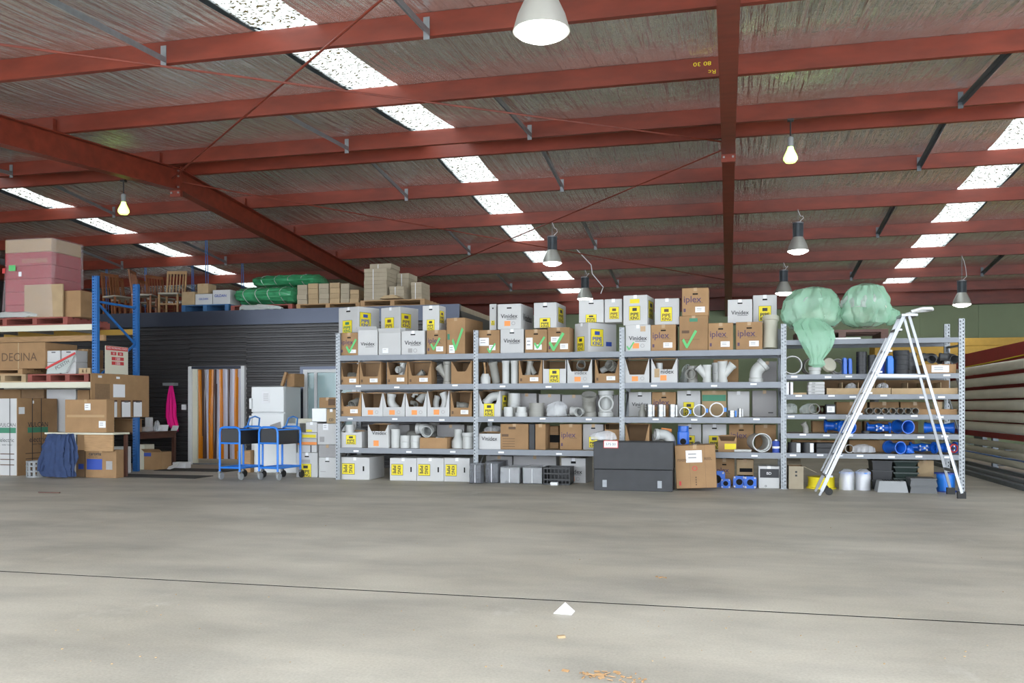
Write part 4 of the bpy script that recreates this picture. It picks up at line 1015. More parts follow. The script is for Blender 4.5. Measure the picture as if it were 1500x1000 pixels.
# blue flanges on the floor
def flange(label, px, z, Y, s=.19):
    o = empty('blue_flange', (X(px, Y), Y, z + .001), label, 'pipe fitting'); SMALL.append(o)
    mb = MB().prism([(s / 2 * q, s / 2 + s / 2 * p) for q, p in ((-1, -.75), (-.75, -1), (.75, -1), (1, -.75), (1, .75), (.75, 1), (-.75, 1), (-1, .75))], 0, .03)
    mb.build('plate', 'blue_iron', o); MB().tube([(0, -.012, s / 2), (0, .14, s / 2)], s * .33, wall=s * .06, seg=20).build('socket', 'blue_iron', o, smooth=True); MB().lathe([(0, 0), (s * .26, 0), (s * .26, .004), (0, .004)], 18).xf(Matrix.Translation((0, -.006, s / 2)) @ Matrix.Rotation(PI / 2, 4, 'X')).build('bore', 'hole', o)
    for a, b in ((-1, -1), (1, -1), (1, 1), (-1, 1)): MB().box(a * s * .38 - .012, a * s * .38 + .012, -.012, 0, s / 2 + b * s * .38 - .012, s / 2 + b * s * .38 + .012).build('bolt', 'bolt', o)
flange('single blue square flange beside the hose reel carton', 1063, 0, SY0 - .02, .2); flange('left of two blue flanges side by side on the floor', 1083, 0, SY0 - .04, .175); flange('right of two blue flanges side by side on the floor', 1099, 0, SY0 - .04, .175)
flange('blue flange mostly hidden behind the hose reel carton', 1050, .0, SY0 + .05, .24)
# wrapped blocks and crate on the floor of bay 2
for a, b, t, lab, mm in ((686, 708, 678, 'upright charcoal block wrapped in plastic by the second upright', 'film_dark'), (709, 731, 676, 'charcoal block in crumpled plastic, leaning second in row', 'film_dark'), (731, 762, 684, 'silvery plastic wrapped block left of the other wrapped block', 'film_clear'), (764, 795, 684, 'silvery plastic wrapped block beside the black crate', 'film_clear')):
    Y = SY0 - (.24 if a == 686 else .1); dd = .2 if a == 686 else .62; x0, x1 = X(a, Y) + .008, X(b, Y) - (.03 if a == 686 else .008); h_ = Z(b, t, Y); ww = x1 - x0
    o = empty('wrapped_block', ((x0 + x1) / 2, Y, 0), lab, 'block')
    MB().box(-ww / 2 + .015, ww / 2 - .015, .02, dd - .02, .01, h_ - .03).build('block', 'char', o, bevel=.01)
    M = Matrix.Rotation(-PI / 2, 4, 'X')
    rs = []
    for y, s in ((.0, .55), (.004, .9), (.02, 1.0), (dd * .5, 1.0), (dd - .005, 1.0), (dd, .6)):
        ring = []
        for k in range(24):
            t_ = 2 * PI * k / 24; c, s_ = math.cos(t_), math.sin(t_); q = max(abs(c), abs(s_)); n_ = .97 + .03 * noise.noise(Vector((c * 3, s_ * 3, y * 9 + a)))
            ring.append((ww / 2 * c / q * s * n_, y + .02 * noise.noise(Vector((c * 4 + a, s_ * 4, 2))), max(.003, h_ / 2 + h_ / 2 * s_ / q * s * n_)))
        rs.append(ring)
    MB().rings(rs, cap0=True, cap1=True).build('plastic_wrap', mm, o, smooth=True)
    MB().box(-.004, .004, -.015, 0, .02, h_ - .03).build('wrap_seam', 'paper', o)
Y = SY0 - .08; x0, x1 = X(797, Y), X(835, Y); h_ = Z(816, 684, Y); cw_ = x1 - x0
o = empty('milk_crate', (x0, Y, 0), 'black wire-sided crate on the floor in front of the second bay', 'crate')
for q in range(8): MB().box(cw_ * q / 7 - .006, cw_ * q / 7 + .006, 0, .012, .01, h_).build('slat', 'black_pl', o)
for zz in (.0, .07, .16, h_ - .03): MB().box(0, cw_, -.004, .016, zz, zz + .022).build('rail', 'black_pl', o)
MB().box(0, .012, .016, .4, .01, h_).box(cw_ - .012, cw_, .016, .4, .01, h_).box(0, cw_, .39, .4, .01, h_).box(0, cw_, .016, .4, .01, .02).build('shell', 'black_pl', o)
tag(MB().box(-.06, .06, -.04, .04, 0, .05).build('paper_scrap', 'paper', None, (X(812, 13.25), 13.25, .001), bevel=.01), 'crumpled white scrap on the floor against the black crate', 'scrap')
bag('clear bag with pink edge behind the lid of the charcoal chest', 884, .70, 12.95, .34, .2, .14, seed=12)

# ================================================================== BAY 4
def pb(px, Y=SY0): return X(px, Y)
fit('white pipe ring lying open end out at the left of the fifth level', 'coupling', 1164, Q5, .135, SY0 + .15, L=.2, rot=(90, 0, 0))
fit('second white ring hidden behind the green tail', 'coupling', 1188, Q5, .12, SY0 + .3, L=.2, rot=(90, 0, 10), m='pvc_grey')
fit('white socket standing under the green plastic tail', 'pipe', 1198, Q5, .115, SY0 + .14, L=.08)
fit('large white cap tilted on edge, facing out', 'cap', 1214, Q5 + .03, .105, SY0 + .16, L=.05, rot=(70, 0, 25), m='pvc_cream', name='cap_fitting')
fit('white ring behind the tilted cap', 'coupling', 1226, Q5, .11, SY0 + .32, L=.12, rot=(80, 0, 20))
for px, w_, h_, lab in ((1237, .055, .24, 'left slab of dark blue iron on the fifth level'), (1244.5, .05, .23, 'right slab of dark blue iron on the fifth level'), (1303, .085, .26, 'bright blue slab right of the black cylinders')):
    tag(MB().prism([(-w_ / 2, 0), (w_ / 2, 0), (w_ / 2, h_ * .8), (w_ * .3, h_), (-w_ / 2, h_)], -.09, .09).build('blue_block', 'blue_iron' if px < 1300 else 'blue_paint', None, (pb(px, SY0 + .2), SY0 + .2, Q5 + .001), bevel=.008), lab, 'pipe fitting')
for px, r, h_, lab, mm in ((1262, .074, .33, 'tall black ribbed cylinder left of the ladder stiles', 'black_pl'), (1277, .058, .28, 'black cylinder half hidden by the ladder', 'black_pl'), (1290, .06, .25, 'dark blue drum between the ladder stiles', 'ink_blue'), (1320, .11, .34, 'large black barrel behind the ladder rear legs', 'char'), (1336, .1, .32, 'dark grey barrel right of the black barrel', 'dkgrey_pl')):
    n = 5; pr = [(0, 0)]
    for i in range(n): pr += [(r, h_ * i / n), (r, h_ * (i + .85) / n), (r * .95, h_ * (i + .88) / n), (r * .95, h_ * (i + .98) / n)]
    tag(MB().lathe(pr + [(0, h_ * .995)], 22).build('black_cylinder', mm, None, (pb(px, SY0 + (.5 if px == 1336 else .25)), SY0 + (.5 if px == 1336 else .25), Q5 + .001), smooth=True), lab, 'drum')
B = carton('shallow brown carton tray under dark elbows, fifth level', 1354, 1401, 533, Q5, YF, d=.5, m='card'); stick(B, .5, .5, .55, .75)
for px, lab in ((1362, 'dark elbow at the left on the shallow tray'), (1376, 'dark elbow in the middle on the shallow tray'), (1390, 'dark elbow at the right on the shallow tray')): fit(lab, 'elbow', px, Z(1375, 532.5, YF), .055, SY0 + .2 + (px % 3) * .06, rot=(75, 0, 150 + px % 40), m='dkgrey_pl')
# fourth level
for i, px in enumerate((1154, 1160)): tag(MB().box(-.018, .018, 0, .3, 0, .18).build('white_booklet', 'paper', None, (pb(px), SY0 + .03, Q4 + .001)), ('white booklet standing against the fourth upright', 'white booklet standing second from the fourth upright')[i], 'booklet')
for i in range(4):
    B = carton(('lowest', 'second lowest', 'second highest', 'highest')[i] + ' flat white box in the pile on the fourth level', 1184 + (i == 3), 1208, 0, Q4 + i * .047, SY0 + .05, d=.25, h=.045, tape=False); text('250', 'ink', B.o, B.w * .3, B.h * .5, B.w * .2, 'front', B)
tag(MB().box(-.12, .12, 0, .25, 0, .035).build('card_sheet', 'card_pale', None, (pb(1172), SY0 + .05, Q4 + .001)), 'flat pale card lying left of the white box pile', 'card')
def tray4(lab, a, b, top, z0, n=4):
    B = carton(lab, a, b, top, z0, YF, d=.5, m='card_pale', low=.98, notch=.01, name='tray', cat='tray')
    for i in range(1, n): MB().box(B.w * i / n - .003, B.w * i / n + .003, .01, B.d - .01, .006, B.h * 1.9).build('divider', 'card_pale', B.o)
    MB().box(0, B.w, B.d, B.d + .005, 0, B.h * 2.4).build('back_panel', 'card_in', B.o); return B
tray4('long low card tray on the fourth level, left of the ladder', 1211, 1305, 568, Q4); tray4('long low card tray on the fourth level, right of the ladder', 1306, 1403, 568, Q4)
bag('small crumpled clear bag in the left card tray', 1246, Q4 + .03, SY0 + .16, .16, .14, .2, seed=21, inner='steel'); bag('small crumpled clear bag between the ladder stiles', 1294, Q4 + .03, SY0 + .16, .15, .14, .18, seed=22, inner='steel')
# third level
for i, px in enumerate((1161, 1180)): bag(('plastic wrapped grey fitting next to the fourth upright', 'plastic wrapped grey fitting beside the round flange')[i], px, Q3, SY0 + .18, .21, .2, .2, seed=30 + i, inner='pvc_grey', m='film_white')
fit('round grey flange with dark bore on the third level', 'coupling', 1195, Q3, .075, SY0 + .1, L=.12, rot=(90, 0, 0), m='pvc_grey'); fit('bronze ring beside the labelled black box', 'coupling', 1205, Q3, .06, SY0 + .2, L=.1, rot=(90, 0, 30), m='dark_wood')
B = carton('small black box with white label on the third level', 1210, 1224, 592, Q3, SY0 + .04, d=.15, m='char', tape=False); stick(B, .5, .5, .8, .6)
for i in range(7): fit('small grey pipe end, one of seven in a row on the third level', 'coupling', 1272 + i * 11, Q3, .045, SY0 + .08, L=.3, rot=(90, 0, 0), m='pvc_grey', group='row of seven small pipe ends')
carton('flat brown tray at the right of the third level', 1345, 1402, 599, Q3, YF, d=.4, m='card', low=.95, notch=.02, name='tray', cat='tray'); fit('pale paper roll standing at the right of the third level', 'plain', 1373, Q3 + .01, .075, SY0 + .25, L=.2, m='card_pale')
for i, (a, b, lz, lab) in enumerate(((1225, 1270, Q3, 'brown carton at the back of the third level, left'), (1274, 1317, Q3, 'brown carton at the back of the third level, middle'), (1319, 1362, Q3, 'brown carton at the back of the third level, right'), (1190, 1262, Q2, 'brown carton at the back of the second level, left'), (1266, 1345, Q2, 'brown carton at the back of the second level, right'), (1160, 1240, Q1, 'brown carton at the back of the lowest level, left'), (1244, 1340, Q1, 'brown carton at the back of the lowest level, right'))):
    back(lab, a, b, {Q3: 588, Q2: 615, Q1: 645}[lz], lz, 'card', Y=SY0 + .56, d=.25)
# second level
fit('short silver bend standing alone on the second level', 'elbow', 1179, Q2, .055, SY0 + .15, L=.22, ang=30, rot=(0, 0, 200), m='pvc_grey')
def valve(label, px, z, Y, s=1.0, wheel=None, yaw=0):
    o = empty('gate_valve', (X(px, Y), Y, z + .001), label, 'valve', rz=math.radians(yaw)); SMALL.append(o)
    r = .1 * s
    MB().tube([(-.2 * s, 0, r), (-.17 * s, 0, r), (-.169 * s, 0, r), (-.08 * s, 0, r), (0, 0, r), (.08 * s, 0, r), (.169 * s, 0, r), (.17 * s, 0, r), (.2 * s, 0, r)], [r, r, r * .66, r * .66, r * .85, r * .66, r * .66, r, r], wall=r * .2, seg=20).build('body', 'blue_iron', o, smooth=True)
    MB().box(-.07 * s, .07 * s, -.17 * s, -.05 * s, r * .55, r * 1.45).build('bonnet', 'blue_iron', o, bevel=.015 * s)
    for a, b in ((-1, -1), (1, 1), (-1, 1), (1, -1)): MB().box(a * .055 * s - .01, a * .055 * s + .01, -.18 * s, -.165 * s, r + b * .035 * s - .01, r + b * .035 * s + .01).build('bolt', 'steel', o)
    MB().tube([(0, -.17 * s, r), (0, -.26 * s, r)], .02 * s, seg=10).build('stem', 'steel', o)
    if wheel: MB().tube([(.0 + .055 * math.cos(t), -.25 * s, r + .055 * math.sin(t)) for t in [i * PI / 6 for i in range(13)]], .012, seg=6).build('hand_wheel', wheel, o, smooth=True)
valve('blue gate valve behind the ladder stiles, second level', 1230, Q2, SY0 + .32, 1.2); valve('blue gate valve with white bolts, second level middle', 1291, Q2, SY0 + .3, .8)
def bell(label, px, z, Y, r, L, rz, m='blue_iron'):
    mb = MB().tube([(0, 0, 0), (0, 0, .03), (0, 0, .031), (0, 0, L * .3), (0, 0, L * .7), (0, 0, L - .03), (0, 0, L)], [r, r, r * .93, r * .72, r * .72, r * .93, r], wall=r * .14, seg=22)
    mb.xf(Matrix.Rotation(math.radians(rz), 4, 'Z') @ Matrix.Rotation(PI / 2, 4, 'X')).rest()
    SMALL.append(tag(mb.build('blue_socket', m, None, (X(px, Y), Y, z + .001), smooth=True), label, 'pipe fitting'))
bell('blue bell socket open end out beside the bolted valve', 1322, Q2, SY0 + .2, .098, .3, 20); bell('blue socket behind the ladder stiles, facing right', 1240, Q2, SY0 + .12, .09, .2, 35); bell('blue double flared socket at the end of the second level', 1384, Q2, SY0 + .2, .09, .42, 72)
fit('flat black cap lying on the second level', 'cap', 1268, Q2, .06, SY0 + .15, L=.03, m='black_pl')
# lowest level
for px, r, lab in ((1164, .098, 'wide black coil roll by the fourth upright'), (1184, .088, 'black and white coil roll second from the fourth upright')):
    o = empty('tape_roll', (pb(px, SY0 + .12), SY0 + .12, Q1 + .001), lab, 'roll'); MB().tube([(0, 0, 0), (0, 0, .15)], r, wall=r * .35, seg=26).build('roll', 'black_pl', o, smooth=True); MB().box(r * .2, r * .75, -r * 1.002, -r * .6, .01, .14).build('label', 'steel' if px < 1170 else 'paper', o)
for i in range(2): carton(('lower', 'upper')[i] + ' flat black case on the lowest level left of the ladder', 1196, 1234, 0, Q1 + i * .073, SY0 + .06, d=.3, h=.071, m='char', tape=False, name='flat_case', cat='case')
fit('white flange with bolts on the lowest level', 'coupling', 1244, Q1, .06, SY0 + .1, L=.05, rot=(80, 0, 0))
bag('tall clear bag on the lowest level in the middle', 1277, Q1, SY0 + .16, .2, .18, .22, seed=41, inner='pvc_grey'); bag('flat clear bag sagging beside the tall bag', 1262, Q1, SY0 + .2, .26, .16, .13, seed=43)
bell('blue pipe socket open end out on the lowest level', 1309, Q1, SY0 + .2, .09, .3, 25)
bag('blue fitting wrapped in shiny blue plastic', 1333, Q1, SY0 + .18, .22, .22, .2, m='blue_iron', seed=44, amp=.4); valve('blue valve with white tag on the lowest level', 1352, Q1, SY0 + .3, .8)
valve('blue valve with red hand wheel at the end of the lowest level', 1384, Q1, SY0 + .3, .85, 'ink_red', 20)
fit('row of brown pipe ends under the lowest shelf, left one', 'coupling', 1238, .4, .04, SY0 + .5, L=.1, rot=(90, 0, 0), m='card_grey') if False else None
# floor of bay 4
o = empty('yellow_tub', (pb(1203, SY0 + .28), SY0 + .28, 0), 'round yellow tub on the floor behind the ladder foot', 'tub'); MB().lathe([(0, 0), (.2, 0), (.2, .02), (.19, .025), (.185, .15), (.195, .17), (0, .17)], 30).build('body', 'yellow', o, smooth=True); MB().tube([(0, 0, .0), (0, 0, .02)], .21, wall=.02, seg=30).build('rim', 'yellow', o)
for px, lab in ((1240, 'left roll of silver wrapped wire on the floor'), (1264, 'right roll of silver wrapped wire with blue rim')):
    o = empty('wrapped_roll', (pb(px, SY0 + .12), SY0 + .12, 0), lab, 'roll'); MB().lathe([(0, 0), (.1, 0), (.1, .02), (.09, .03), (.09, .22), (.1, .23), (.1, .25), (0, .25)], 24).build('spool', 'silver_wrap', o, smooth=True); MB().lump([(0, 0, .004, .106, .106), (0, 0, .12, .108, .108), (0, 0, .26, .105, .105), (0, 0, .3, .05, .05)], 26, .07, 5, px).build('film', 'film_clear', o, smooth=True); MB().tube([(0, 0, .235), (0, 0, .252)], .104, wall=.02, seg=24).build('rim', 'blue_paint', o)
def tubstack(label, a, b, z0, top, Y, n, m, d=.42, taper=.03):
    x0, x1 = X(a, Y), X(b, Y); H = Z(a, top, Y) - z0; W = x1 - x0
    o = empty('nested_tubs', ((x0 + x1) / 2, Y, z0), label, 'tub stack')
    for i in range(n):
        h0, h1 = H * i / n, H * (i + 1) / n; t = taper
        vs = [(s * (W / 2 - t), q, h0) for s, q in ((-1, t), (1, t), (1, d - t), (-1, d - t))] + [(s * W / 2, q, h1 - .02) for s, q in ((-1, 0), (1, 0), (1, d), (-1, d))]
        MB().add(vs, [(3, 2, 1, 0), (4, 5, 6, 7), (0, 1, 5, 4), (1, 2, 6, 5), (2, 3, 7, 6), (3, 0, 4, 7)]).build('tub', m, o); MB().box(-W / 2 - .012, W / 2 + .012, -.012, d + .012, h1 - .022, h1 - .002).build('rim', m, o)
    return o
tubstack('stack of black crates on the floor behind the grey lid', 1278, 1307, 0, 674, SY0 + .3, 3, 'black_pl', taper=.008); tubstack('stack of nested dark green tubs on the floor', 1310, 1345, 0, 674, SY0 + .28, 5, 'dkgreen', taper=.03)
Y = SY0 - .22; x0, x1 = X(1285, Y), X(1331, Y); W = x1 - x0
o = empty('vented_lid', ((x0 + x1) / 2, Y, 0), 'grey plastic lid with vent slots on the floor by the ladder', 'lid')
MB().add([(s * W / 2, q, 0) for s, q in ((-1, 0), (1, 0), (1, .3), (-1, .3))] + [(s * (W / 2 - .03), q, .16) for s, q in ((-1, .03), (1, .03), (1, .27), (-1, .27))], [(3, 2, 1, 0), (4, 5, 6, 7), (0, 1, 5, 4), (1, 2, 6, 5), (2, 3, 7, 6), (3, 0, 4, 7)]).build('body', 'grey_pl', o, bevel=.006)
for i in range(7): MB().box(-.11 + i * .035, -.09 + i * .035, .06, .24, .158, .162).build('vent_slot', 'hole', o)
tubstack('dark grey tub turned upside down beside the vented lid', 1335, 1371, 0, 700, SY0 - .2, 2, 'dkgrey_pl', d=.34, taper=-.02)
o = empty('cable_drum', (pb(1390, SY0 + .1), SY0 + .1, 0), 'blue cable drum on the floor behind the ladder rear feet', 'drum'); MB().lathe([(0, 0), (.12, 0), (.12, .26), (0, .26)], 20).build('coil', 'blue_paint', o, smooth=True)
for zz in (0, .25): MB().lathe([(0, zz), (.15, zz), (.15, zz + .015), (0, zz + .015)], 24).build('flange', 'ink_blue', o)
B = carton('tan carton on the floor behind the dark green tubs', 1344, 1368, 674, 0, SY0 + .45, d=.3, m='card_pale')
# top: low timber frame and green wrapped bundles
o = empty('dark_pallet', (pb(1232, SY0 + .2), SY0 + .06, Q6 + .001), 'low dark timber platform under the green bundles', 'pallet')
for yy in (0, .35, .7): MB().box(-.62, .62, yy, yy + .1, .1, .14).build('slat', 'dark_wood', o)
for xx in (-.62, -.05, .52): MB().box(xx, xx + .1, 0, .8, 0, .1).build('bearer', 'dark_wood', o)
tag(MB().box(-.5, .12, 0, .4, 0, .012).build('white_board', 'paper', None, (pb(1225), SY0 + .07, Q6 + .001)) if False else MB().box(-.3, .1, 0, .035, 0, .02).build('pale_batten', 'paper', None, (pb(1250, SY0), SY0 + .0, Q6 + .002)), 'pale batten along the front edge under the green bundles', 'batten')
def bundle(label, pts, seed, m2='film_white'):
    """pts: rings (px, py, rx, ry) down the bundle, at depth Y"""
    Y = SY0 + .28
    o = empty('wrapped_bundle', (X(pts[0][0], Y), Y, 0), label, 'bundle')
    ox = X(pts[0][0], Y)
    rs = [(X(p, Y) - ox, dy, Z(p, q, Y), a, b) for p, q, a, b, dy in pts]
    rs.sort(key=lambda r: r[2])
    MB().lump(rs, 64, .22, 3.4, seed, folds=11, fa=.13, sub=4).build('green_film', 'film_green', o, smooth=True)
    return o, ox, Y
o, ox, Y = bundle('left green plastic bundle with tail hanging over the beam', [(1193, 420, .06, .06, 0), (1190, 425, .25, .2, 0), (1188, 440, .37, .28, 0), (1188, 458, .405, .29, 0), (1188, 470, .38, .28, 0), (1190, 479, .28, .24, 0)], 3)
MB().lump([(X(p, SY0 - .12) - ox, -.40 + k, Z(p, q, SY0 - .12), a, b) for p, q, a, b, k in ((1198, 538, .05, .03, 0), (1197, 534, .11, .055, 0), (1196, 526, .085, .055, 0), (1198, 513, .16, .07, 0), (1196, 497, .24, .075, 0), (1192, 484, .27, .085, .02), (1188, 474, .22, .08, .1), (1188, 464, .1, .05, .14))], 56, .2, 3.4, 6, folds=11, fa=.13, sub=4).build('hanging_tail', 'film_green', o, smooth=True)
for dx, zz, rr in ((-.12, 2.34, 20), (.12, 2.34, 160)): fitting('elbow', .09, .2).xf(Euler((.3, .4, rr)).to_matrix().to_4x4()).rest().build('inner_elbow', 'pvc_cream', o, (dx, .05, zz), smooth=True)
MB().lump([(-.30, .05, 2.34, .04, .05), (-.29, .05, 2.42, .08, .18), (-.22, .05, 2.6, .16, .24), (-.1, .05, 2.78, .22, .24), (.0, .05, 2.86, .1, .1)], 48, .3, 4, 8, folds=13, fa=.2, sub=4).build('clear_film', 'film_white', o, smooth=True)
o, ox, Y = bundle('right green plastic bundle showing beige bends inside', [(1269, 415, .06, .06, 0), (1269, 420, .2, .2, 0), (1269, 432, .30, .26, 0), (1269, 446, .34, .29, 0), (1269, 462, .33, .29, 0), (1268, 474, .27, .25, 0), (1267, 479, .16, .15, 0)], 11)
for dx, zz, rr in ((-.1, 2.34, 60), (.12, 2.34, 200)): fitting('elbow', .095, .2).xf(Euler((.5, .2, rr)).to_matrix().to_4x4()).rest().build('inner_elbow', 'pvc_cream', o, (dx, 0, zz), smooth=True)
MB().lump([(0, 0, 2.62, .31, .28), (-.02, 0, 2.74, .29, .26), (-.02, 0, 2.84, .2, .18), (0, 0, 2.90, .08, .08)], 48, .3, 4, 5, folds=13, fa=.18, sub=4).build('clear_film', 'film_white', o, smooth=True)
MB().lump([(.30, -.05, 2.36, .03, .03), (.36, -.05, 2.42, .1, .1), (.33, -.05, 2.56, .1, .1), (.26, -.02, 2.64, .05, .05)], 24, .3, 5, 4).build('loose_tail', 'film_green', o, smooth=True)

# ================================================================== PLATFORM LADDER
ld = empty('platform_ladder', (2.0, 12.9, 0), 'aluminium platform ladder standing in front of the last shelving bay', 'ladder')
def lp(x, y, z): return (x - 2.0, y - 12.9, z)
yn, yf = 12.62, 13.2
A0, A1 = (1.22, .06), (2.28, 2.42)
for y in (yn, yf):
    yt = y + (.12 if y == yn else -.12)
    MB().bar(lp(A0[0], y, A0[1]), lp(A1[0], yt, A1[1]), .045, .024, up=(0, 1, 0)).build('stile', 'alu', ld)
    MB().bar(lp(1.36, y, .2), lp(2.2, yt, 2.05), .022, .022, up=(0, 1, 0)).xf(Matrix.Translation((-.09, 0, .09))).build('handrail', 'alu', ld)
    MB().bar(lp(2.34, yt, 2.40), lp(2.95, y - (.02 if y == yn else -.02), .07), .034, .024, up=(0, 1, 0)).build('rear_leg', 'alu', ld)
    MB().box(-.05, .05, -.03, .03, 0, .09).build('foot', 'rubber', ld, lp(2.95, y, 0))
    MB().lathe([(0, -.018), (.05, -.018), (.05, .018), (0, .018)], 18).xf(Matrix.Rotation(PI / 2, 4, 'X')).build('wheel', 'rubber', ld, lp(1.32, y + (.05 if y == yn else -.05), .05), smooth=True)
    MB().bar(lp(A0[0], y, .06), lp(A0[0] - .03, y, .0), .03, .06, up=(0, 1, 0)).build('foot', 'alu', ld)
for i in range(8):
    q = (i + .7) / 8.4; x = A0[0] + (A1[0] - A0[0]) * q; z = A0[1] + (A1[1] - A0[1]) * q; s = .12 * q
    MB().box(x - 2.0 - .03, x - 2.0 + .06, yn + s - 12.9, yf - s - 12.9, z - .012, z + .012).build('step', 'alu', ld)
MB().box(.24, .44, -.2, .2, 2.40, 2.43).build('platform', 'alu', ld)
MB().tube([lp(2.36, 12.72, 2.46), lp(2.5, 12.72, 2.50), lp(2.62, 12.76, 2.50), lp(2.66, 12.91, 2.50), lp(2.62, 13.06, 2.50), lp(2.5, 13.1, 2.50), lp(2.36, 13.1, 2.46)], .02, seg=10).build('hand_loop', 'white_frame', ld, smooth=True)
for z, k in ((1.62, .0), (.35, 0)):
    q = (2.40 - z) / 2.33; x = 2.34 + .61 * q
    MB().bar(lp(x, yn + .12 * (1 - q), z), lp(x, yf - .12 * (1 - q), z), .025, .04).build('cross_brace', 'alu', ld)
for y in (yn + .05, yf - .05): MB().bar(lp(1.93, y, 1.62), lp(2.54, y, 1.60), .012, .03).build('spreader', 'alu', ld)

# ================================================================== PIPE RACK ON THE RIGHT
pr = empty('pipe_rack', (4.6, 17.5, 0), 'tall red-backed rack at the right edge holding long pipes', 'rack')
MB().box(.16, .2, -4.4, 5.0, .75, 2.28).build('red_panel', 'red_paint', pr); MB().box(.1, .16, -4.4, 5.0, .62, .72).build('red_rail', 'red_paint', pr)
for yy in (-4.0, -1.6, .8, 3.2, 4.9):
    MB().box(.205, .3, yy - .05, yy + .05, 0, 2.17).build('post', 'galv_dark', pr)
    for z, x in ((.244, -.34), (.374, -.3), (.499, -.24)): MB().box(x, .2, yy - .03, yy + .03, z - .012, z).build('arm', 'galv_dark', pr)
for x, z in ((-.36, .06), (-.2, .02), (-.1, .08)): MB().box(x - .04, x + .04, -4.4, 5.0, z, z + .06).build('floor_rail', 'galv', pr)
MB().tube([(.14, -4.4, 2.10), (.14, -2, 2.06), (.14, 0.5, 2.02), (.14, 3, 2.0)], .012, seg=6).build('yellow_strap', 'yellow', pr, smooth=True)
for z, r, lab in ((1.87, .082, 'top'), (1.645, .082, 'second'), (1.42, .085, 'third'), (1.22, .085, 'fourth'), (1.02, .085, 'fifth'), (.83, .085, 'sixth')):
    o = empty('long_pipe', (4.5, 13.2, z), lab + ' of six fat cream pipes on the red rack', 'pipe', 'cream pipes on the red rack')
    MB().tube([(0, 0, 0), (0, 3, 0), (0, 9, 0)], r, wall=.008, seg=20).build('tube', 'pipe_cream', o, smooth=True)
    MB().tube([(0, .9 + (z * 3) % .3, 0), (0, 1.25 + (z * 3) % .3, 0)], r * 1.08, wall=.01, seg=20).build('socket', 'pipe_cream', o, smooth=True)
    for y in (2.0, 5.0, 8.0): MB().box(-.14, .158, y - 4.33, y - 4.27, z - r - .013, z - r - .001).build('support_peg', 'red_paint', pr)
for i, (z, x) in enumerate(((.555, 4.42), (.43, 4.36), (.30, 4.32))):
    tag(MB().tube([(0, 0, 0), (0, 9, 0)], .055, wall=.006, seg=16).build('long_pipe', 'pvc_cream', None, (x, 13.2, z), smooth=True), ('upper', 'middle', 'lower')[i] + ' of three thinner grey pipes at the foot of the red rack', 'pipe', 'thin pipes on the red rack')
for z, x, lab in ((.12, 4.10, 'square steel tube lying at the rack foot'), (.245, 4.66, 'blue length lying behind the thin grey pipes')):
    tag(MB().box(-.04, .04, 0, 8, 0, .07).build('steel_length', 'galv_dark' if z < .2 else 'blue_paint', None, (x, 13.4, z if z > .2 else 0.0)), lab, 'steel')
# back of the shed on the right: ochre boards and black coils above the rack
oc = empty('ochre_crate', (3.6, 24.0, 0), 'big ochre boarded crate raised on dark legs before the green wall', 'crate')
for k in range(6): MB().box(0, 5.2, 0, .04, 1.7 + k * .2, 1.89 + k * .2).build('board', 'ochre', oc, bevel=.006)
MB().box(0, 5.2, .04, .9, 1.7, 2.88).build('body', 'ochre', oc)
for x in (0, 2.5, 5.1): MB().box(x, x + .1, .05, .85, 0, 1.7).build('leg', 'galv_dark', oc)
cl = []
for i, (dx, dz, r) in enumerate(((.45, 0, .5), (.5, .1, .55), (.4, .2, .48), (.55, .3, .5), (.75, .5, .45), (.62, .4, .42))):
    o = MB().tube([(r * math.cos(t) * (1 + .05 * math.sin(3 * t)), r * math.sin(t), (.004 * math.sin(2 * t + i))) for t in [k * 2 * PI / 28 for k in range(29)]], .045, seg=8, cap=False).build('pipe_coil', 'black_pl', None, (4.95 + dx, 15.9, 2.32 + dz), smooth=True)
    tag(o, 'black pipe coil, ' + ('lowest', 'second lowest', 'third', 'fourth', 'topmost', 'fifth')[i] + ' of the pile above the red rack', 'coil', 'coils of black pipe')
MB().box(.21, 1.9, -2.6, 0.2, 2.18, 2.27).build('top_deck', 'red_paint', pr)
# ================================================================== BLUE PALLET RACK ON THE LEFT
RXU = -10.65; RY0, RY1 = 13.2, 14.28
rk = empty('pallet_rack', (RXU, RY0, 0), 'blue upright pallet rack with pale beams at the left edge', 'rack')
for y in (0, RY1 - RY0):
    mb = MB().box(-.05, -.038, y, y + .07, 0, 3.46).box(.038, .05, y, y + .07, 0, 3.46).box(-.012, .012, y, y + .006, 0, 3.46).box(-.05, .05, y + .064, y + .07, 0, 3.46)
    z = 0
    while z < 3.4:
        mb.box(-.038, -.012, y, y + .006, z, z + .03).box(.012, .038, y, y + .006, z, z + .03); z += .05
    mb.build('upright', 'rack_blue', rk)
for z0, z1 in ((1.7, 2.35), (3.0, 2.35)):
    MB().bar((0, .07, z0), (0, RY1 - RY0, z1), .025, .035).build('brace', 'rack_blue', rk)
MB().bar((0, .07, 3.02), (0, RY1 - RY0, 3.02), .025, .04).build('brace', 'rack_blue', rk)
MB().box(-.08, .08, -.03, .1, 0, .008).build('foot_plate', 'rack_blue', rk)
RB1, RB2 = 1.58, 2.58
for z in (RB1, RB2):
    MB().box(-2.9, -.05, -.01, .04, z - .055, z + .045).build('beam', 'cream', rk)
    MB().box(-2.9, -.05, RY1 - RY0, RY1 - RY0 + .05, z - .055, z + .045).build('beam', 'ochre' if z > 2 else 'cream', rk)
    for x in (-.9, -1.8, -2.6): MB().box(x - .03, x + .03, .04, RY1 - RY0, z - .02, z + .04).build('cross_tie', 'galv', rk)
for z in (2.36,): MB().box(-2.9, -.05, .3, .36, z, z + .1).build('timber_rail', 'timber', rk)
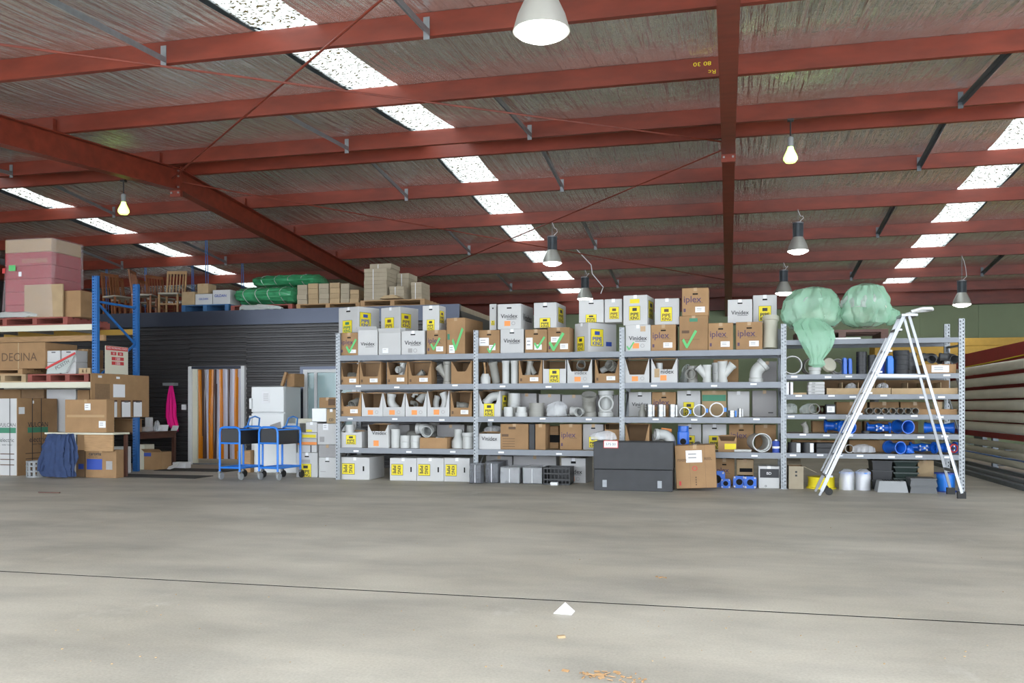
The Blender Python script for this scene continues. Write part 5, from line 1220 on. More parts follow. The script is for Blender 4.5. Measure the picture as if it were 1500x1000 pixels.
def pallet(label, x0, x1, y0, z0, d=1.1, m='timber', h=.14, nb=3, name='pallet'):
    o = empty(name, (x0, y0, z0 + .001), label, 'pallet'); W = x1 - x0
    for i in range(6): MB().box(0, W, d * i / 6, d * i / 6 + d / 9, h - .022, h).build('deck_board', m, o)
    for i in range(nb):
        x = (W - .09) * i / (nb - 1); MB().box(x, x + .09, 0, d, .022, h - .022).build('bearer', m, o)
    for y in (0, d / 2 - .05, d - .1): MB().box(0, W, y, y + .1, 0, .022).build('bottom_board', m, o)
    return o
YR = RY0 + .0
zb = RB1 + .046
pallet('pale timber pallet at the left edge on the lower rack beam', X(-30, YR), X(37, YR), YR + .01, zb, m='card_pale'); pallet('red painted pallet on the lower rack beam', X(40, YR), X(129, YR), YR + .01, zb, m='timber_red', nb=4)
pallet('thin timber pallet under the large lettered carton', X(-60, YR), X(30, YR), YR + .04, zb + .141, h=.1, d=1.0, m='timber'); pallet('short timber pallet piece beside the blue upright', X(113, YR), X(130, YR), YR + .04, zb + .141, h=.1, d=1.0, m='card_pale')
B = carton('large brown carton lettered in black on the lower rack level', -75, 66, 501, zb + .242, YR + .05, d=.8, m='card', name='bath_carton'); text('DECINA', 'ink_brown', B.o, B.w * .74, B.h * .45, B.w * .36, 'front', B); plate('strap', 'card_pale', B.o, B.w * .73, B.h * .5, .02, B.h)
for i, (a, b, t, z) in enumerate(((69, 88, 526, 0), (90, 111, 526, 0), (69, 88, 510, 1), (90, 111, 510, 1))):
    z0 = zb + .141 if z == 0 else zb + .141 + .21
    B = carton(('lower left', 'lower right', 'upper left', 'upper right')[i] + ' of four small white boxes on the red pallet', a, b, 0, z0, YR + .1, d=.3, h=.205, tape=False); plate('print_line', 'ink', B.o, B.w * .5, B.h * .85, B.w * .3, B.h * .08)
o = empty('strapped_film', (X(88, YR), YR + .04, zb + .141), 'clear plastic sheet with red band draped over the small white boxes', 'plastic')
MB().add([(-.3, -.02, .0), (.1, -.02, .02), (.28, -.02, .34), (-.28, -.02, .12), (-.3, .03, .0), (.1, .03, .02), (.28, .03, .34), (-.28, .03, .12)], [(0, 1, 2, 3), (7, 6, 5, 4), (0, 4, 5, 1), (1, 5, 6, 2), (2, 6, 7, 3), (3, 7, 4, 0)]).build('film', 'film_white', o)
MB().bar((-.3, -.03, .10), (.3, -.03, .36), .012, .035).build('red_band', 'ink_red', o); text('PCSSTH', 'ink', o, .03, .16, .3, y=-.026, rz=-.45)
B = carton('brown wrapped carton behind the blue upright on the lower level', 114, 129, 511, zb + .245, YR + .45, d=.4, m='card')
# sign leaning on the upright
def side(px): d = ray(px); return RXU + .075, (RXU + .07) * d[1] / d[0]      # point on the side face of the rack frame
sx, sy = side(171)
sg = empty('load_sign', (sx, sy, 1.775), 'white and red safe working load sign tilted on the rack', 'sign'); sg.rotation_euler = (0, .0, PI / 2)
MB().box(-.3, .3, 0, .012, 0, .49).build('board', 'cream', sg); plate('red_header', 'ink_red', sg, 0, .45, .58, .07)
text('SAFE WORKING LOADS', 'paper', sg, 0, .455, .54); text('LOADS', 'paper', sg, 0, .43, .1) if False else None
for cx, cz, w_ in ((-.09, .36, .14), (.09, .36, .14), (.02, .27, .32), (.02, .19, .32)): plate('red_box', 'ink_red', sg, cx, cz, w_, .06)
for cx, cz, t in ((-.09, .36, '50'), (.09, .36, '50'), (.02, .27, '1500'), (.02, .19, '1000')): text(t, 'paper', sg, cx, cz, .05 if len(t) < 3 else .12)
# upper rack level: wrapped cartons
zu = RB2 + .046
pallet('red pallet under the shrink wrapped cartons', X(-40, YR), X(98, YR), YR + .01, zu, m='timber_red', nb=4)
o = empty('shrink_wrapped_stack', (X(2, YR), YR + .08, zu + .142), 'tall shrink wrapped stack of red and tan cartons on the upper rack', 'pallet load')
xl = X(2, YR + .08); xm = X(33, YR + .08) - xl; xr = X(74, YR + .08) - xl; zt = Z(40, 350, YR + .08) - zu - .142
hh = zt / 6
for i in range(6):
    MB().box(.0, xr * .94, 0, .75, hh * i + .002, hh * (i + 1) - .002).build('inner_carton', 'brick_paper' if i < 5 else 'card_pale', o, bevel=.01)
xq = X(87, YR + .05) - xl; h2 = Z(60, 416, YR) - zu - .142
MB().box(xm, xq, -.05, -.005, 0, h2).build('front_carton', 'card_pale', o, bevel=.008)
text('KITCHENS', 'card_pale', o, xr * .62, zt * .72, xr * .5, y=-.01)
rs = []
for z, s in ((.002, 1.08), (.05, 1.05), (zt * .3, 1.03), (zt * .7, 1.03), (zt, 1.02), (zt + .02, .7)):
    ring = []
    for k in range(36):
        t = 2 * PI * k / 36; c, s_ = math.cos(t), math.sin(t); q = max(abs(c), abs(s_)); n_ = 1 + .03 * noise.noise(Vector((c * 4, s_ * 4, z * 6)))
        ring.append((xr / 2 + xr / 2 * c / q * s * n_, .37 + .4 * s_ / q * s * n_ - (.06 if z < h2 and s_ < -.6 else 0), z + .01 * noise.noise(Vector((c * 5, s_ * 5, z)))))
    rs.append(ring)
MB().rings(rs, cap1=True).build('stretch_film', 'film_pink', o, smooth=True)
plate('red_label', 'ink_red', o, .05, zt * .6, .06, .09, y=-.08); plate('green_label', 'spray', o, xr * .22, zt * .63, .14, .1, y=-.08); plate('white_label', 'paper', o, xr * .38, zt * .55, .06, .08, y=-.08)
MB().lump([(.3, -.1, .012, .4, .04), (.32, -.1, .05, .42, .045), (.3, -.09, .1, .26, .03)], 30, .3, 3, 2).build('loose_film', 'film_white', o, smooth=True)
B = carton('open brown carton right of the shrink wrapped stack', 92, 118, 425, zu + .142, YR + .12, d=.5, m='card', tape=False)
# ground level
B = carton('tall appliance carton with green band standing under the rack', -75, 25, 583, 0, 12.85, c=84, m='card', name='heater_carton', tape=False)
plate('lit_front', 'white_card', B.o, B.w / 2, B.h / 2, B.w * .99, B.h * .99, y=-.001)  # light caught by the front painted on as a paler face over brown card
for f, L_, k in (('front', B.w, .86), ('right', B.d, .5)):
    plate('green_band', 'ink_green', B.o, L_ * k, B.h * .585, L_ * (.5 if f == 'right' else .25), B.h * .07, face=f, box=B, y=-.004); text('VULCAN', 'ink', B.o, L_ * k, B.h * .655, L_ * (.5 if f == 'right' else .24), f, B, y=-.005)
    text('electric', 'ink', B.o, L_ * k, B.h * .46, L_ * (.42 if f == 'right' else .2), f, B, y=-.005); text('water heater', 'ink', B.o, L_ * k, B.h * .40, L_ * (.3 if f == 'right' else .15), f, B, y=-.005)
    for q in ((.36, .58) if f == 'right' else (.9,)): plate('strap', 'ink', B.o, L_ * q, B.h * .5, .012, B.h, face=f, box=B, y=-.006)
    for i in range(3): plate('print_line', 'ink_brown', B.o, L_ * k, B.h * (.28 - .07 * i), L_ * (.6 if f == 'right' else .2), B.h * .012, face=f, box=B, y=-.004)
plate('cyan_note', 'fridge', B.o, B.d * .1, B.h * .84, .13, .12, face='right', box=B, y=-.008); plate('sticker', 'paper', B.o, B.d * .38, B.h * .95, .03, .05, face='right', box=B, y=-.008)
for i, (a, b, t, lab, mm) in enumerate(((-30, 30, 570, 'brown carton lying at the back of the rack floor, left', 'card'), (31, 64, 570, 'darker brown carton at the back of the rack floor', 'card_in'), (68, 111, 570, 'white plastic wrapped carton at the back of the rack floor', 'white_card'), (113, 131, 571, 'brown carton at the back of the rack floor by the upright', 'card'))):
    B = carton(lab, a, b, t, 0, 13.85, d=.42, m=mm, tape=False)
# ================================================================== DESKS AND WHAT LIES ON THEM
DY = 12.72; DZT = Z(160, 634, DY)
d1 = empty('white_top_bench', (X(65, DY), DY, 0), 'low white topped bench with wood grain side panel', 'bench'); W1 = X(166, DY) - X(65, DY)
MB().box(0, W1, 0, .42, DZT - .03, DZT).build('top', 'cream', d1, bevel=.006)
MB().box(W1 * .56, W1 * .97, .04, .07, .45, DZT - .03).build('wood_panel', 'timber', d1)
for x, y in ((.03, .05), (.03, .36), (W1 - .08, .36)): MB().box(x, x + .05, y, y + .05, 0, DZT - .03).build('leg', 'dark_wood', d1)
DY2 = 14.8; Z2 = .70; W2 = 1.0; L2 = 1.26; DXR = -10.98
d2 = empty('dark_desk', (DXR - W2, DY2, 0), 'dark brown timber desk standing out from the ribbed wall', 'desk')
MB().box(0, W2, 0, L2, Z2 - .035, Z2).build('top', 'dark_wood', d2, bevel=.005); MB().box(W2 - .05, W2 - .03, .05, L2 - .05, Z2 - .13, Z2 - .035).build('apron', 'dark_wood', d2)
for x, y in ((.02, .02), (W2 - .08, .02), (.02, L2 - .08), (W2 - .08, L2 - .08)): MB().box(x, x + .06, y, y + .06, 0, Z2 - .035).build('leg', 'dark_wood', d2)
def dpt(px, dx=-.15): d = ray(px); return (DXR + dx, (DXR + dx) * d[1] / d[0])    # point on the desk near its right edge
B = carton('big flat brown carton leaning on the white topped bench', 95, 156, 585, DZT, DY + .1, d=.2, m='card'); stick(B, .55, .78, .14, .2); stick(B, .9, .25, .16, .2); plate('tape_strip', 'tape', B.o, B.w * .5, B.h * .5, B.w * .9, .04)
tag(MB().lathe([(0, 0), (.17, 0), (.17, .03), (0, .03)], 26).build('white_plate', 'paper', None, (X(143, DY), DY + .02 + .17, DZT + .001)), 'flat white disc on the bench under the brown carton', 'plate') if False else None
sx, sy = side(133); sx2, sy2 = side(218)
cb = empty('pin_board', (sx, sy, 1.0), 'tall brown cardboard sheet with pinned papers on the side of the rack', 'board', rz=PI / 2)
cbw = sy2 - sy; cbh = .77
MB().box(0, cbw, 0, .012, 0, cbh).build('sheet', 'card', cb)
for cx, cz, w_, h_, mm in ((.18, .6, .24, .34, 'card_in'), (.46, .62, .2, .3, 'paper'), (.14, .93, .06, .05, 'paper'), (.44, .92, .06, .05, 'paper'), (.36, .32, .06, .06, 'paper'), (.56, .31, .06, .05, 'paper'), (.76, .33, .06, .06, 'paper')): plate('note', mm, cb, cbw * cx, cbh * cz, cbw * w_, cbh * h_)
for i, px in enumerate((163, 183, 200)):
    sx, sy = side(px)
    o = empty('clipboard', (sx + .012, sy, 1.01 + .0 * i), ('left', 'middle', 'right')[i] + ' of three clipboards hanging on the cardboard sheet', 'clipboard', rz=PI / 2)
    MB().box(-.125, .125, -.006, 0, 0, .30).build('board', 'dark_wood', o); MB().box(-.115, .115, -.012, -.006, .0, .27).build('paper', 'paper', o); MB().box(-.05, .05, -.02, -.006, .26, .29).build('clip', 'steel', o)
cx_, cy_ = dpt(185)
B = carton('open brown carton on the desk below the clipboards', 168, 193, 613, Z2, 14.9, d=.3, m='card', flaps=[('L', .2, .14), ('R', .15, .12), ('F', .3, .1)])
cx_, cy_ = dpt(210, -.24)
o = empty('clutter_tray', (cx_, cy_, Z2 + .001), 'clear tray of small parts on the dark desk', 'tray'); MB().box(-.2, .2, -.15, .15, 0, .01).box(-.2, .2, -.15, -.142, 0, .14).box(-.2, -.192, -.15, .15, 0, .14).box(.192, .2, -.15, .15, 0, .14).build('tray', 'film_clear', o); MB().lump([(0, 0, .011, .17, .12), (0, 0, .07, .16, .11), (0, 0, .11, .1, .08)], 30, .4, 7, 3).build('parts', 'card_pale', o)
cx_, cy_ = dpt(225, -.12); bag('clear plastic bottle bag on the dark desk', 225, Z2, cy_, .12, .12, .22, seed=51)
for px, lab, rz in ((238, 'white sheet of paper tilted on the desk end', .3), (247, 'second white paper near the pink cloth', -.2)):
    cx_, cy_ = dpt(px, -.15); tag(MB().box(-.1, .1, 0, .01, 0, .14).build('loose_paper', 'paper', None, (cx_, cy_, Z2 + .001), (-.5, 0, rz)), lab, 'paper')
cx_, cy_ = dpt(216, -.4); tag(MB().box(-.06, .06, 0, .1, 0, .28).build('white_packet', 'paper', None, (cx_, cy_, Z2 + .001), bevel=.01), 'white packet at the back of the dark desk', 'packet')
# jacket, basket and boxes under the bench
o = empty('jacket', (X(86, 12.55), 12.56, 0), 'dark blue jacket hanging off the white topped bench', 'jacket')
sw = T(86, 13.62) / FPX
mb = MB().lump([(-.0, 0, .03, .28, .07), (-.02, 0, .15, .29, .08), (0, 0, .4, .27, .085), (.0, 0, .6, .24, .08), (.0, .02, DZT - .02, .22, .06)], 64, .3, 4.5, 2, folds=15, fa=.35, sub=5); mb.build('body', 'denim', o, smooth=True)
MB().lump([(-.34, -.02, .12, .05, .05), (-.3, -.02, .3, .075, .06), (-.22, -.01, .5, .08, .06), (-.14, 0, DZT - .04, .07, .05)], 28, .3, 5, 6, folds=6, fa=.25, sub=4).build('sleeve', 'denim', o, smooth=True)
o = empty('laundry_basket', (X(53, 12.75), 12.75, 0), 'grey slotted plastic basket on the floor beside the jacket', 'basket')
for i in range(12):
    M = Matrix.Rotation(i * PI / 6, 4, 'Z'); MB().box(.14, .152, -.02, .02, 0, .26, M).build('slat', 'grey_pl', o)
for z in (0, .09, .18, .25): MB().tube([(0, 0, z), (0, 0, z + .025)], .155, wall=.014, seg=24).build('ring', 'grey_pl', o)
MB().lathe([(0, 0), (.14, 0), (.14, .008), (0, .008)], 20).build('bottom', 'grey_pl', o)
B = carton('brown printed carton with blue panel on the floor under the bench', 125, 170, 659, 0, 12.83, d=.2, m='card'); plate('blue_panel', 'ink_blue', B.o, B.w * .3, B.h * .48, B.w * .5, B.h * .38); text('caroma', 'ink', B.o, B.w * .32, B.h * .84, B.w * .4, 'front', B, bold=.02); text('flushing valve', 'ink', B.o, B.w * .26, B.h * .74, B.w * .3, 'front', B); plate('basin_print', 'grey_card', B.o, B.w * .78, B.h * .45, B.w * .2, B.h * .3)
B = carton('brown carton end behind the blue panel carton', 111, 124, 660, 0, 12.9, d=.14, m='card_in', tape=False); plate('blue_panel', 'ink_blue', B.o, B.w * .6, B.h * .4, B.w * .6, B.h * .2)
B = carton('thin white packet with yellow print leaning under the desk', 166, 188, 654, 0, 13.9, d=.08, tape=False); plate('yellow_print', 'yellow', B.o, B.w * .4, B.h * .25, B.w * .4, B.h * .4)
for i, px in enumerate((202, 208)): tag(MB().box(-.05, .05, 0, .3, 0, .47).build('laminate_offcut', 'cream', None, (X(px, 14.72), 14.72, .001)), ('left', 'right')[i] + ' of two white laminate offcuts standing under the dark desk', 'offcut')
B = carton('crumpled brown carton with blue lid under the dark desk', 211, 237, 662, 0, 14.7, d=.3, m='card', tape=False, flaps=[('F', -.6, .1)]); plate('blue_patch', 'ink_blue', B.o, B.w * .2, B.h * .85, B.w * .4, B.h * .2)
tag(MB().box(-.17, .17, 0, .3, 0, .012).build('folded_paper', 'paper', None, (X(250, 14.75), 14.75, .02), (.35, -.35, .2)), 'folded white paper sheet fallen under the desk end', 'paper')
tag(MB().box(-.14, .14, 0, .2, 0, .12).build('white_tub', 'paper', None, (X(252, 14.9), 14.95, .001), bevel=.01), 'small white box on the floor at the desk end', 'box')
for a, b, y0, y1, lab in ((145, 285, 13.05, 13.6, 'dark rubber mat nearest the camera on the left floor'), (225, 330, 14.5, 15.1, 'dark rubber mat in front of the strip curtain door')):
    tag(MB().box(X(a, y0), X(b, y0), y0, y1, 0.001, .012).build('floor_mat', 'mat_rub'), lab, 'mat')
# pink cloth and switch on the ribbed wall
o = empty('pink_cloth', (X(251, 16.2), 16.2, 0), 'bright pink cloth hanging from a hook on the ribbed wall', 'cloth')
zt_ = Z(250, 564, 16.2); zb_ = Z(250, 629, 16.2)
n = 10; vs = []; fs = []
prof = [(0, -.02, .05), (.2, -.07, .09), (.45, -.10, .14), (.7, -.1, .15), (.9, -.04, .2), (1.0, .06, .19)]
for q, l, r_ in prof:
    z = zt_ + (zb_ - zt_) * q
    for j in range(n + 1):
        x = l + (r_ - l) * j / n; vs.append((x, -.03 - .03 * q * math.sin(j * 1.9 + q * 2), z - (.04 * j / n if q == 1 else 0)))
for i in range(len(prof) - 1):
    for j in range(n): fs.append((i * (n + 1) + j, i * (n + 1) + j + 1, (i + 1) * (n + 1) + j + 1, (i + 1) * (n + 1) + j))
c_ = MB().add(vs, fs).build('cloth', 'pink', o, smooth=True); md = c_.modifiers.new('s', 'SOLIDIFY'); md.thickness = .006
MB().box(-.18, .1, -.04, .09, zt_ - .01, zt_ + .05).build('hook_rail', 'grey_pl', o)
sw_ = empty('light_switch', (X(270, OY), OY - .03, Z(270, 600, OY)), 'white light switch plate left of the strip curtain door', 'switch'); MB().box(-.05, .05, 0, .04, 0, .11).build('plate', 'paper', sw_, bevel=.004); MB().box(-.012, .012, -.008, 0, .04, .07).build('rocker', 'white_frame', sw_)
# ================================================================== FRIDGE CORNER
FY = 15.3; fx0, fx1 = X(368, FY), X(416, FY); fz = Z(392, 566, FY)
fr = empty('fridge', (fx0, FY, 0), 'white two door fridge with paper note, beside the window', 'fridge'); fw = fx1 - fx0
MB().box(0, fw, .05, .68, .03, fz).build('cabinet', 'fridge', fr, bevel=.01); MB().box(0, fw, 0, .045, fz * .69, fz).build('upper_door', 'fridge', fr, bevel=.012); MB().box(0, fw, 0, .045, .06, fz * .68).build('lower_door', 'fridge', fr, bevel=.012)
for z0, z1 in ((fz * .73, fz * .86), (fz * .5, fz * .65)): MB().box(-.02, .03, -.05, 0, z0, z1).build('handle', 'fridge', fr, bevel=.008)
plate('note', 'paper', fr, fw * .45, fz * .87, .16, .22, y=-.004)
for i in range(4): plate('note_line', 'grey_card', fr, fw * .45, fz * (.91 - .025 * i), .1, .008, y=-.007)
B = carton('brown carton standing on top of the fridge', 420, 431, 547, fz + .001, FY + .32, c=446, yaw=-18, m='card')
tag(MB().bar((0, 0, .02), (.09, .0, .28), .06, .05).build('timber_offcut', 'timber', None, (X(402, FY), FY + .3, fz)), 'timber offcut leaning on top of the fridge', 'timber')
# low white appliance and cartons behind the trolleys
B = carton('low white chest behind the blue trolleys', 372, 434, 640, 0, 14.6, d=.5, m='fridge', tape=False, name='white_chest', cat='chest'); plate('door_gap', 'grey_card', B.o, B.w * .55, B.h * .5, .008, B.h)
B = carton('narrow tan timber box beside the left trolley', 355.5, 367, 660, 0, 14.5, d=.25, m='timber', tape=False, name='timber_block')
zc = Z(434, 640, 14.6) + .004
B = carton('open white carton lying on the white chest', 418, 439, 620, zc, 14.65, d=.3, yaw=6, tape=False); handle(B, .4)
tag(MB().box(-.11, .11, 0, .006, 0, .22).build('grey_flap', 'grey_card', None, (X(403, 14.7), 14.75, zc + .035), (-.3, -.3, 0)), 'grey cardboard flap leaning on the white chest', 'card')
B = carton('cream flat carton at the back beside the open white carton', 433, 457, 613, zc, 15.0, d=.3, m='cream', tape=False)
YS = 13.75
def st(label, a, b, top, bot, m='white_card', d=.4, Y=YS, **k):
    z0 = 0 if bot is None else Z((a + b) / 2, bot, Y)
    return carton(label, a, b, top, z0, Y, d=d, m=m, **k)
B = st('white yellow-logo carton on the floor beside the trolleys', 434, 465, 663, None); pk(B, .45, .28, .5); plate('print_square', 'grey_card', B.o, B.w * .45, B.h * .65, B.w * .4, B.h * .14)
B = st('white carton on the floor between the logo carton and first upright', 467, 492, 670, None); handle(B, .8, .25); plate('print_line', 'grey_card', B.o, B.w * .25, B.h * .3, B.w * .3, B.h * .03)
B = st('white small carton lying on the floor logo carton', 436, 464, 652, 662.5, tape=False); plate('gap', 'ink', B.o, B.w * .7, B.h * .5, .02, B.h)
B = st('grey white carton under the torn-label carton', 467, 492, 651.5, 669.5, 'grey_card')
B = st('flat orange and white box, lower of two, beside trolley', 436, 464, 642.5, 651.5, tape=False); plate('orange_band', 'orange', B.o, B.w * .5, B.h * .25, B.w, B.h * .45)
B = st('flat orange and white box, upper of two, beside trolley', 436, 464, 633.5, 642, tape=False); plate('orange_band', 'yellow', B.o, B.w * .6, B.h * .4, B.w * .7, B.h * .5)
B = st('white carton with torn label flap near the first upright', 465, 492, 620.5, 651); stick(B, .45, .85, .28, .3); plate('print_square', 'grey_card', B.o, B.w * .25, B.h * .25, B.w * .25, B.h * .25)
B = st('small white carton above the flat orange boxes', 448, 464.5, 618, 633); plate('yellow_print', 'yellow', B.o, B.w * .3, B.h * .15, B.w * .5, B.h * .2)
B = st('pale green white carton stacked by the window', 457, 478, 598, 617.5, 'fridge', tape=False)
B = st('brown lettered carton, lower of two by the window', 478.5, 492, 599, 620); text('CD', 'ink', B.o, B.w * .5, B.h * .25, B.w * .5, 'front', B, bold=.03); B.o.children[0].data.materials[0] = MATS['card_pale']
B = st('brown carton with dark print, upper of two by the window', 467.5, 492, 582, 597.5, 'card'); plate('dark_print', 'ink_brown', B.o, B.w * .75, B.h * .55, B.w * .4, B.h * .6)
# ================================================================== BLUE TROLLEYS
def trolley(label, a, b, Y, yaw, L):
    ps = math.radians(yaw)
    o = empty('basket_trolley', (X(a, Y), Y, 0), label, 'trolley', 'blue basket trolleys', rz=ps)
    W = (X(b, Y) - X(a, Y)) / math.cos(ps); H = .86; r = .018
    for y in (0, L):
        MB().tube([(0, y, .13), (0, y, H - .08), (.02, y, H - .02), (.08, y, H), (W - .08, y, H), (W - .02, y, H - .02), (W, y, H - .08), (W, y, .13)], r, seg=10).build('end_frame', 'blue_paint', o, smooth=True)
        MB().tube([(0, y, .2), (W, y, .2)], r * .9, seg=8).build('lower_rail', 'blue_paint', o); MB().tube([(0, y, .60), (W, y, .60)], r * .8, seg=8).build('middle_rail', 'blue_paint', o)
    for x in (0, W): MB().tube([(x, 0, .2), (x, L, .2)], r * .9, seg=8).build('side_rail', 'blue_paint', o); MB().tube([(x, 0, H - .04), (x, L, H - .04)], r * .7, seg=8).build('top_rail', 'blue_paint', o)
    MB().box(.02, W - .02, .02, L - .02, .60, .61).box(.02, W - .02, .015, .022, .61, H - .03).box(.02, W - .02, L - .022, L - .015, .61, H - .03).box(.02, .027, .02, L - .02, .58, H - .03).box(W - .027, W - .02, .02, L - .02, .58, H - .03).build('mesh_basket', 'black_pl', o)
    MB().box(.02, W - .02, .02, L - .02, .19, .2).build('deck', 'blue_paint', o)
    MB().tube([(W * .2, L, H), (W * .25, L + .05, H + .14), (W * .5, L + .06, H + .17), (W * .75, L + .05, H + .14), (W * .8, L, H)], .014, seg=8).build('push_handle', 'rack_blue', o, smooth=True)
    for x in (0, W):
        for y in (0, L):
            c = MB().box(x - .02, x + .02, y - .025, y + .025, .09, .14).build('caster_fork', 'steel', o)
            MB().lathe([(0, -.018), (.055, -.018), (.06, -.01), (.06, .01), (.055, .018), (0, .018)], 18).xf(Matrix.Rotation(PI / 2, 4, 'Y')).build('caster_wheel', 'grey_pl' if y == 0 else 'rubber', o, (x + .01, y + .02, .061), smooth=True)
trolley('blue basket trolley nearer the strip curtain door', 322, 353, 12.98, -6, .62); trolley('blue basket trolley nearer the shelving', 379.5, 409, 13.1, -8, .62)
# ================================================================== ON THE OFFICE ROOF
RZ = OH + .001; MY = OY + .15
def chair(label, px, Y, rz, m='chair_wood', seat=True):
    o = empty('dining_chair', (X(px, Y), Y, RZ), label, 'chair', 'chairs stored on the office roof', rz=rz)
    for x in (-.2, .2):
        MB().box(x - .018, x + .018, -.2, -.164, 0, .44).build('leg', m, o); MB().bar((x, .18, 0), (x, .2, .46), .036).bar((x, .2, .46), (x, .27, .98), .034).build('leg', m, o)
    MB().box(-.22, .22, -.22, .22, .42, .46).build('seat', 'seat_fab' if seat else m, o, bevel=.012)
    for i in range(5): MB().bar((-.14 + .07 * i, .21, .5), (-.14 + .07 * i, .265, .92), .022, .012).build('back_slat', m, o)
    MB().box(-.2, .2, .25, .28, .92, .98).build('top_rail', m, o); MB().box(-.2, .2, -.19, -.17, .2, .23).build('stretcher', m, o)
chair('stored dining chair farthest left, behind the blue rack upright', 172, MY + .5, 1.3); chair('stored dining chair with pale seat facing left', 212, MY + .4, 1.9); chair('stored tall slat-back chair in the middle of the row', 236, MY + 1.0, 1.2); chair('light oak slatted chair facing the camera', 252, MY + .35, .2, 'timber'); chair('second stacked dining chair behind the pale seat one', 224, MY + 1.7, 1.7); chair('stored dining chair half hidden at the far left of the roof', 184, MY + 1.1, 1.5)
pallet('blue painted pallet on the office roof', X(266, MY), X(335, MY), MY, RZ, d=.9, m='pallet_blue', h=.16); pz = RZ + .162
B = carton('tall tan carton beside the oak chair on the office roof', 266, 285, 427, pz, MY + .1, d=.35, m='card_pale')
B = carton('left white lettered carton on the blue pallet', 286, 310.5, 430, pz, MY + .1, d=.4, tape=False); text('GILDAN', 'ink_blue', B.o, B.w * .5, B.h * .55, B.w * .55, 'front', B, bold=.02)
B = carton('right white lettered carton on the blue pallet', 311.5, 337, 424, pz, MY + .1, d=.4, tape=False); text('GILDAN', 'ink_blue', B.o, B.w * .45, B.h * .6, B.w * .68, 'front', B, bold=.02)
B = carton('tan carton stacked on the left white lettered carton', 289, 305, 415, Z(298, 429.5, MY + .1), MY + .15, d=.3, m='card_pale')
def bale(label, a, b, t, bt, Y, seed):
    x0, x1 = X(a, Y), X(b, Y); zt, z0 = Z((a + b) / 2, t, Y), max(Z((a + b) / 2, bt, Y), RZ + .16); L = x1 - x0; H = (zt - z0) / 2
    o = empty('wrapped_bale', ((x0 + x1) / 2, Y + .4, z0), label, 'bale')
    M = Matrix.Translation((0, 0, H)) @ Matrix.Rotation(PI / 2, 4, 'Y')
    MB().lump([(0, 0, -L / 2, H * .45, .2), (0, 0, -L * .46, H * .9, .4), (0, 0, -L * .3, H, .45), (0, 0, 0, H, .46), (0, 0, L * .3, H, .45), (0, 0, L * .45, H * .9, .4), (0, 0, L / 2, H * .45, .2)], 48, .14, 4, seed, M, folds=10, fa=.08, sub=3).build('wrap', 'bale_green', o, smooth=True)
    mb = MB()
    for q in (-.3, -.1, .1, .3): mb.tube([(L * q + .01 * math.sin(k), .47 * math.cos(k * PI / 12), H + (H * 1.03) * math.sin(k * PI / 12)) for k in range(25)], .008, seg=5, cap=False)
    mb.build('banding', 'film_white', o); return o
pallet('timber pallet under the green bales', X(338, MY), X(428, MY), MY, RZ, d=1.0, m='timber_red', h=.12)
tag(MB().lump([(0, 0, 0, .45, .035), (0, 0, .05, .42, .04), (-.2, 0, .1, .22, .025)], 48, .4, 4, 5, folds=9, fa=.2, sub=3).build('sagging_plastic', 'film_white', None, (X(385, MY), MY - .085, RZ + .01), smooth=True), 'loose white plastic hanging under the front green bale', 'plastic')
bale('front green wrapped bale on the office roof', 341, 430, 418, 448, MY + .05, 3); bale('green wrapped bale lying higher at the back', 366, 463, 400, 420, MY + .75, 8)
carton('carton hidden under the rear green bale', 372, 456, 424, RZ, MY + 1.1, d=.7, m='card_grey', tape=False)
def cardstack(label, a, b, top, z0, Y, n, d=.6, m='card_grey', band=True, yaw=0):
    B = Box(); x0, x1 = X(a, Y) + .006, X(b, Y) - .006; H = Z((a + b) / 2, top, Y) - z0; W = x1 - x0
    o = empty('flat_carton_stack', (x0, Y, z0 + .001), label, 'carton stack', 'stacks of flat cartons', rz=math.radians(yaw))
    for i in range(n):
        j = random.uniform(-.004, .004); MB().box(j, W + j, j, d + j, H * i / n + .001, H * (i + 1) / n - .003).build('flat_bundle', m, o)
    if band: MB().box(W * .4, W * .4 + .012, -.02, -.012, .02, H - .02).build('strap', 'paper', o)
z_ = pallet('timber pallet under the low flat carton stacks', X(434, MY), X(527, MY), MY, RZ, d=1.0, m='timber', h=.11); z_ = RZ + .112
for i, (a, b, t) in enumerate(((435, 450, 417), (451, 466, 415), (467, 482, 415), (483, 498, 414), (499, 512, 415), (512.5, 526, 424))):
    cardstack(('leftmost', 'second', 'third', 'fourth', 'fifth', 'lower right end')[i] + ' stack of flat cartons in the low row on the office roof', a, b, t, z_, MY + .08, 4 if i < 5 else 3, d=.8, band=False, m='card_pale' if i % 2 else 'card_grey')
PZ2 = RZ; pallet('timber pallet under the tall flat carton stack', X(528, MY - .1), X(622, MY - .1), MY - .1, PZ2, d=1.2, m='timber', h=.13); PZ2 += .132
cardstack('tall front stack of flat cartons with white straps', 533, 567, 393, PZ2, MY - .05, 8, d=.5); cardstack('highest back stack of flat cartons', 541, 573, 386, PZ2, MY + .5, 9, d=.5); cardstack('middle right stack of flat cartons', 581, 599, 400, PZ2, MY + .55, 6, d=.5); cardstack('low right stack of flat cartons at the pallet corner', 602, 618, 413, PZ2, MY + .2, 5, d=.5); cardstack('low filler stack of flat cartons right of the tall one', 570, 592, 419, PZ2, MY + .0, 4, d=.3)
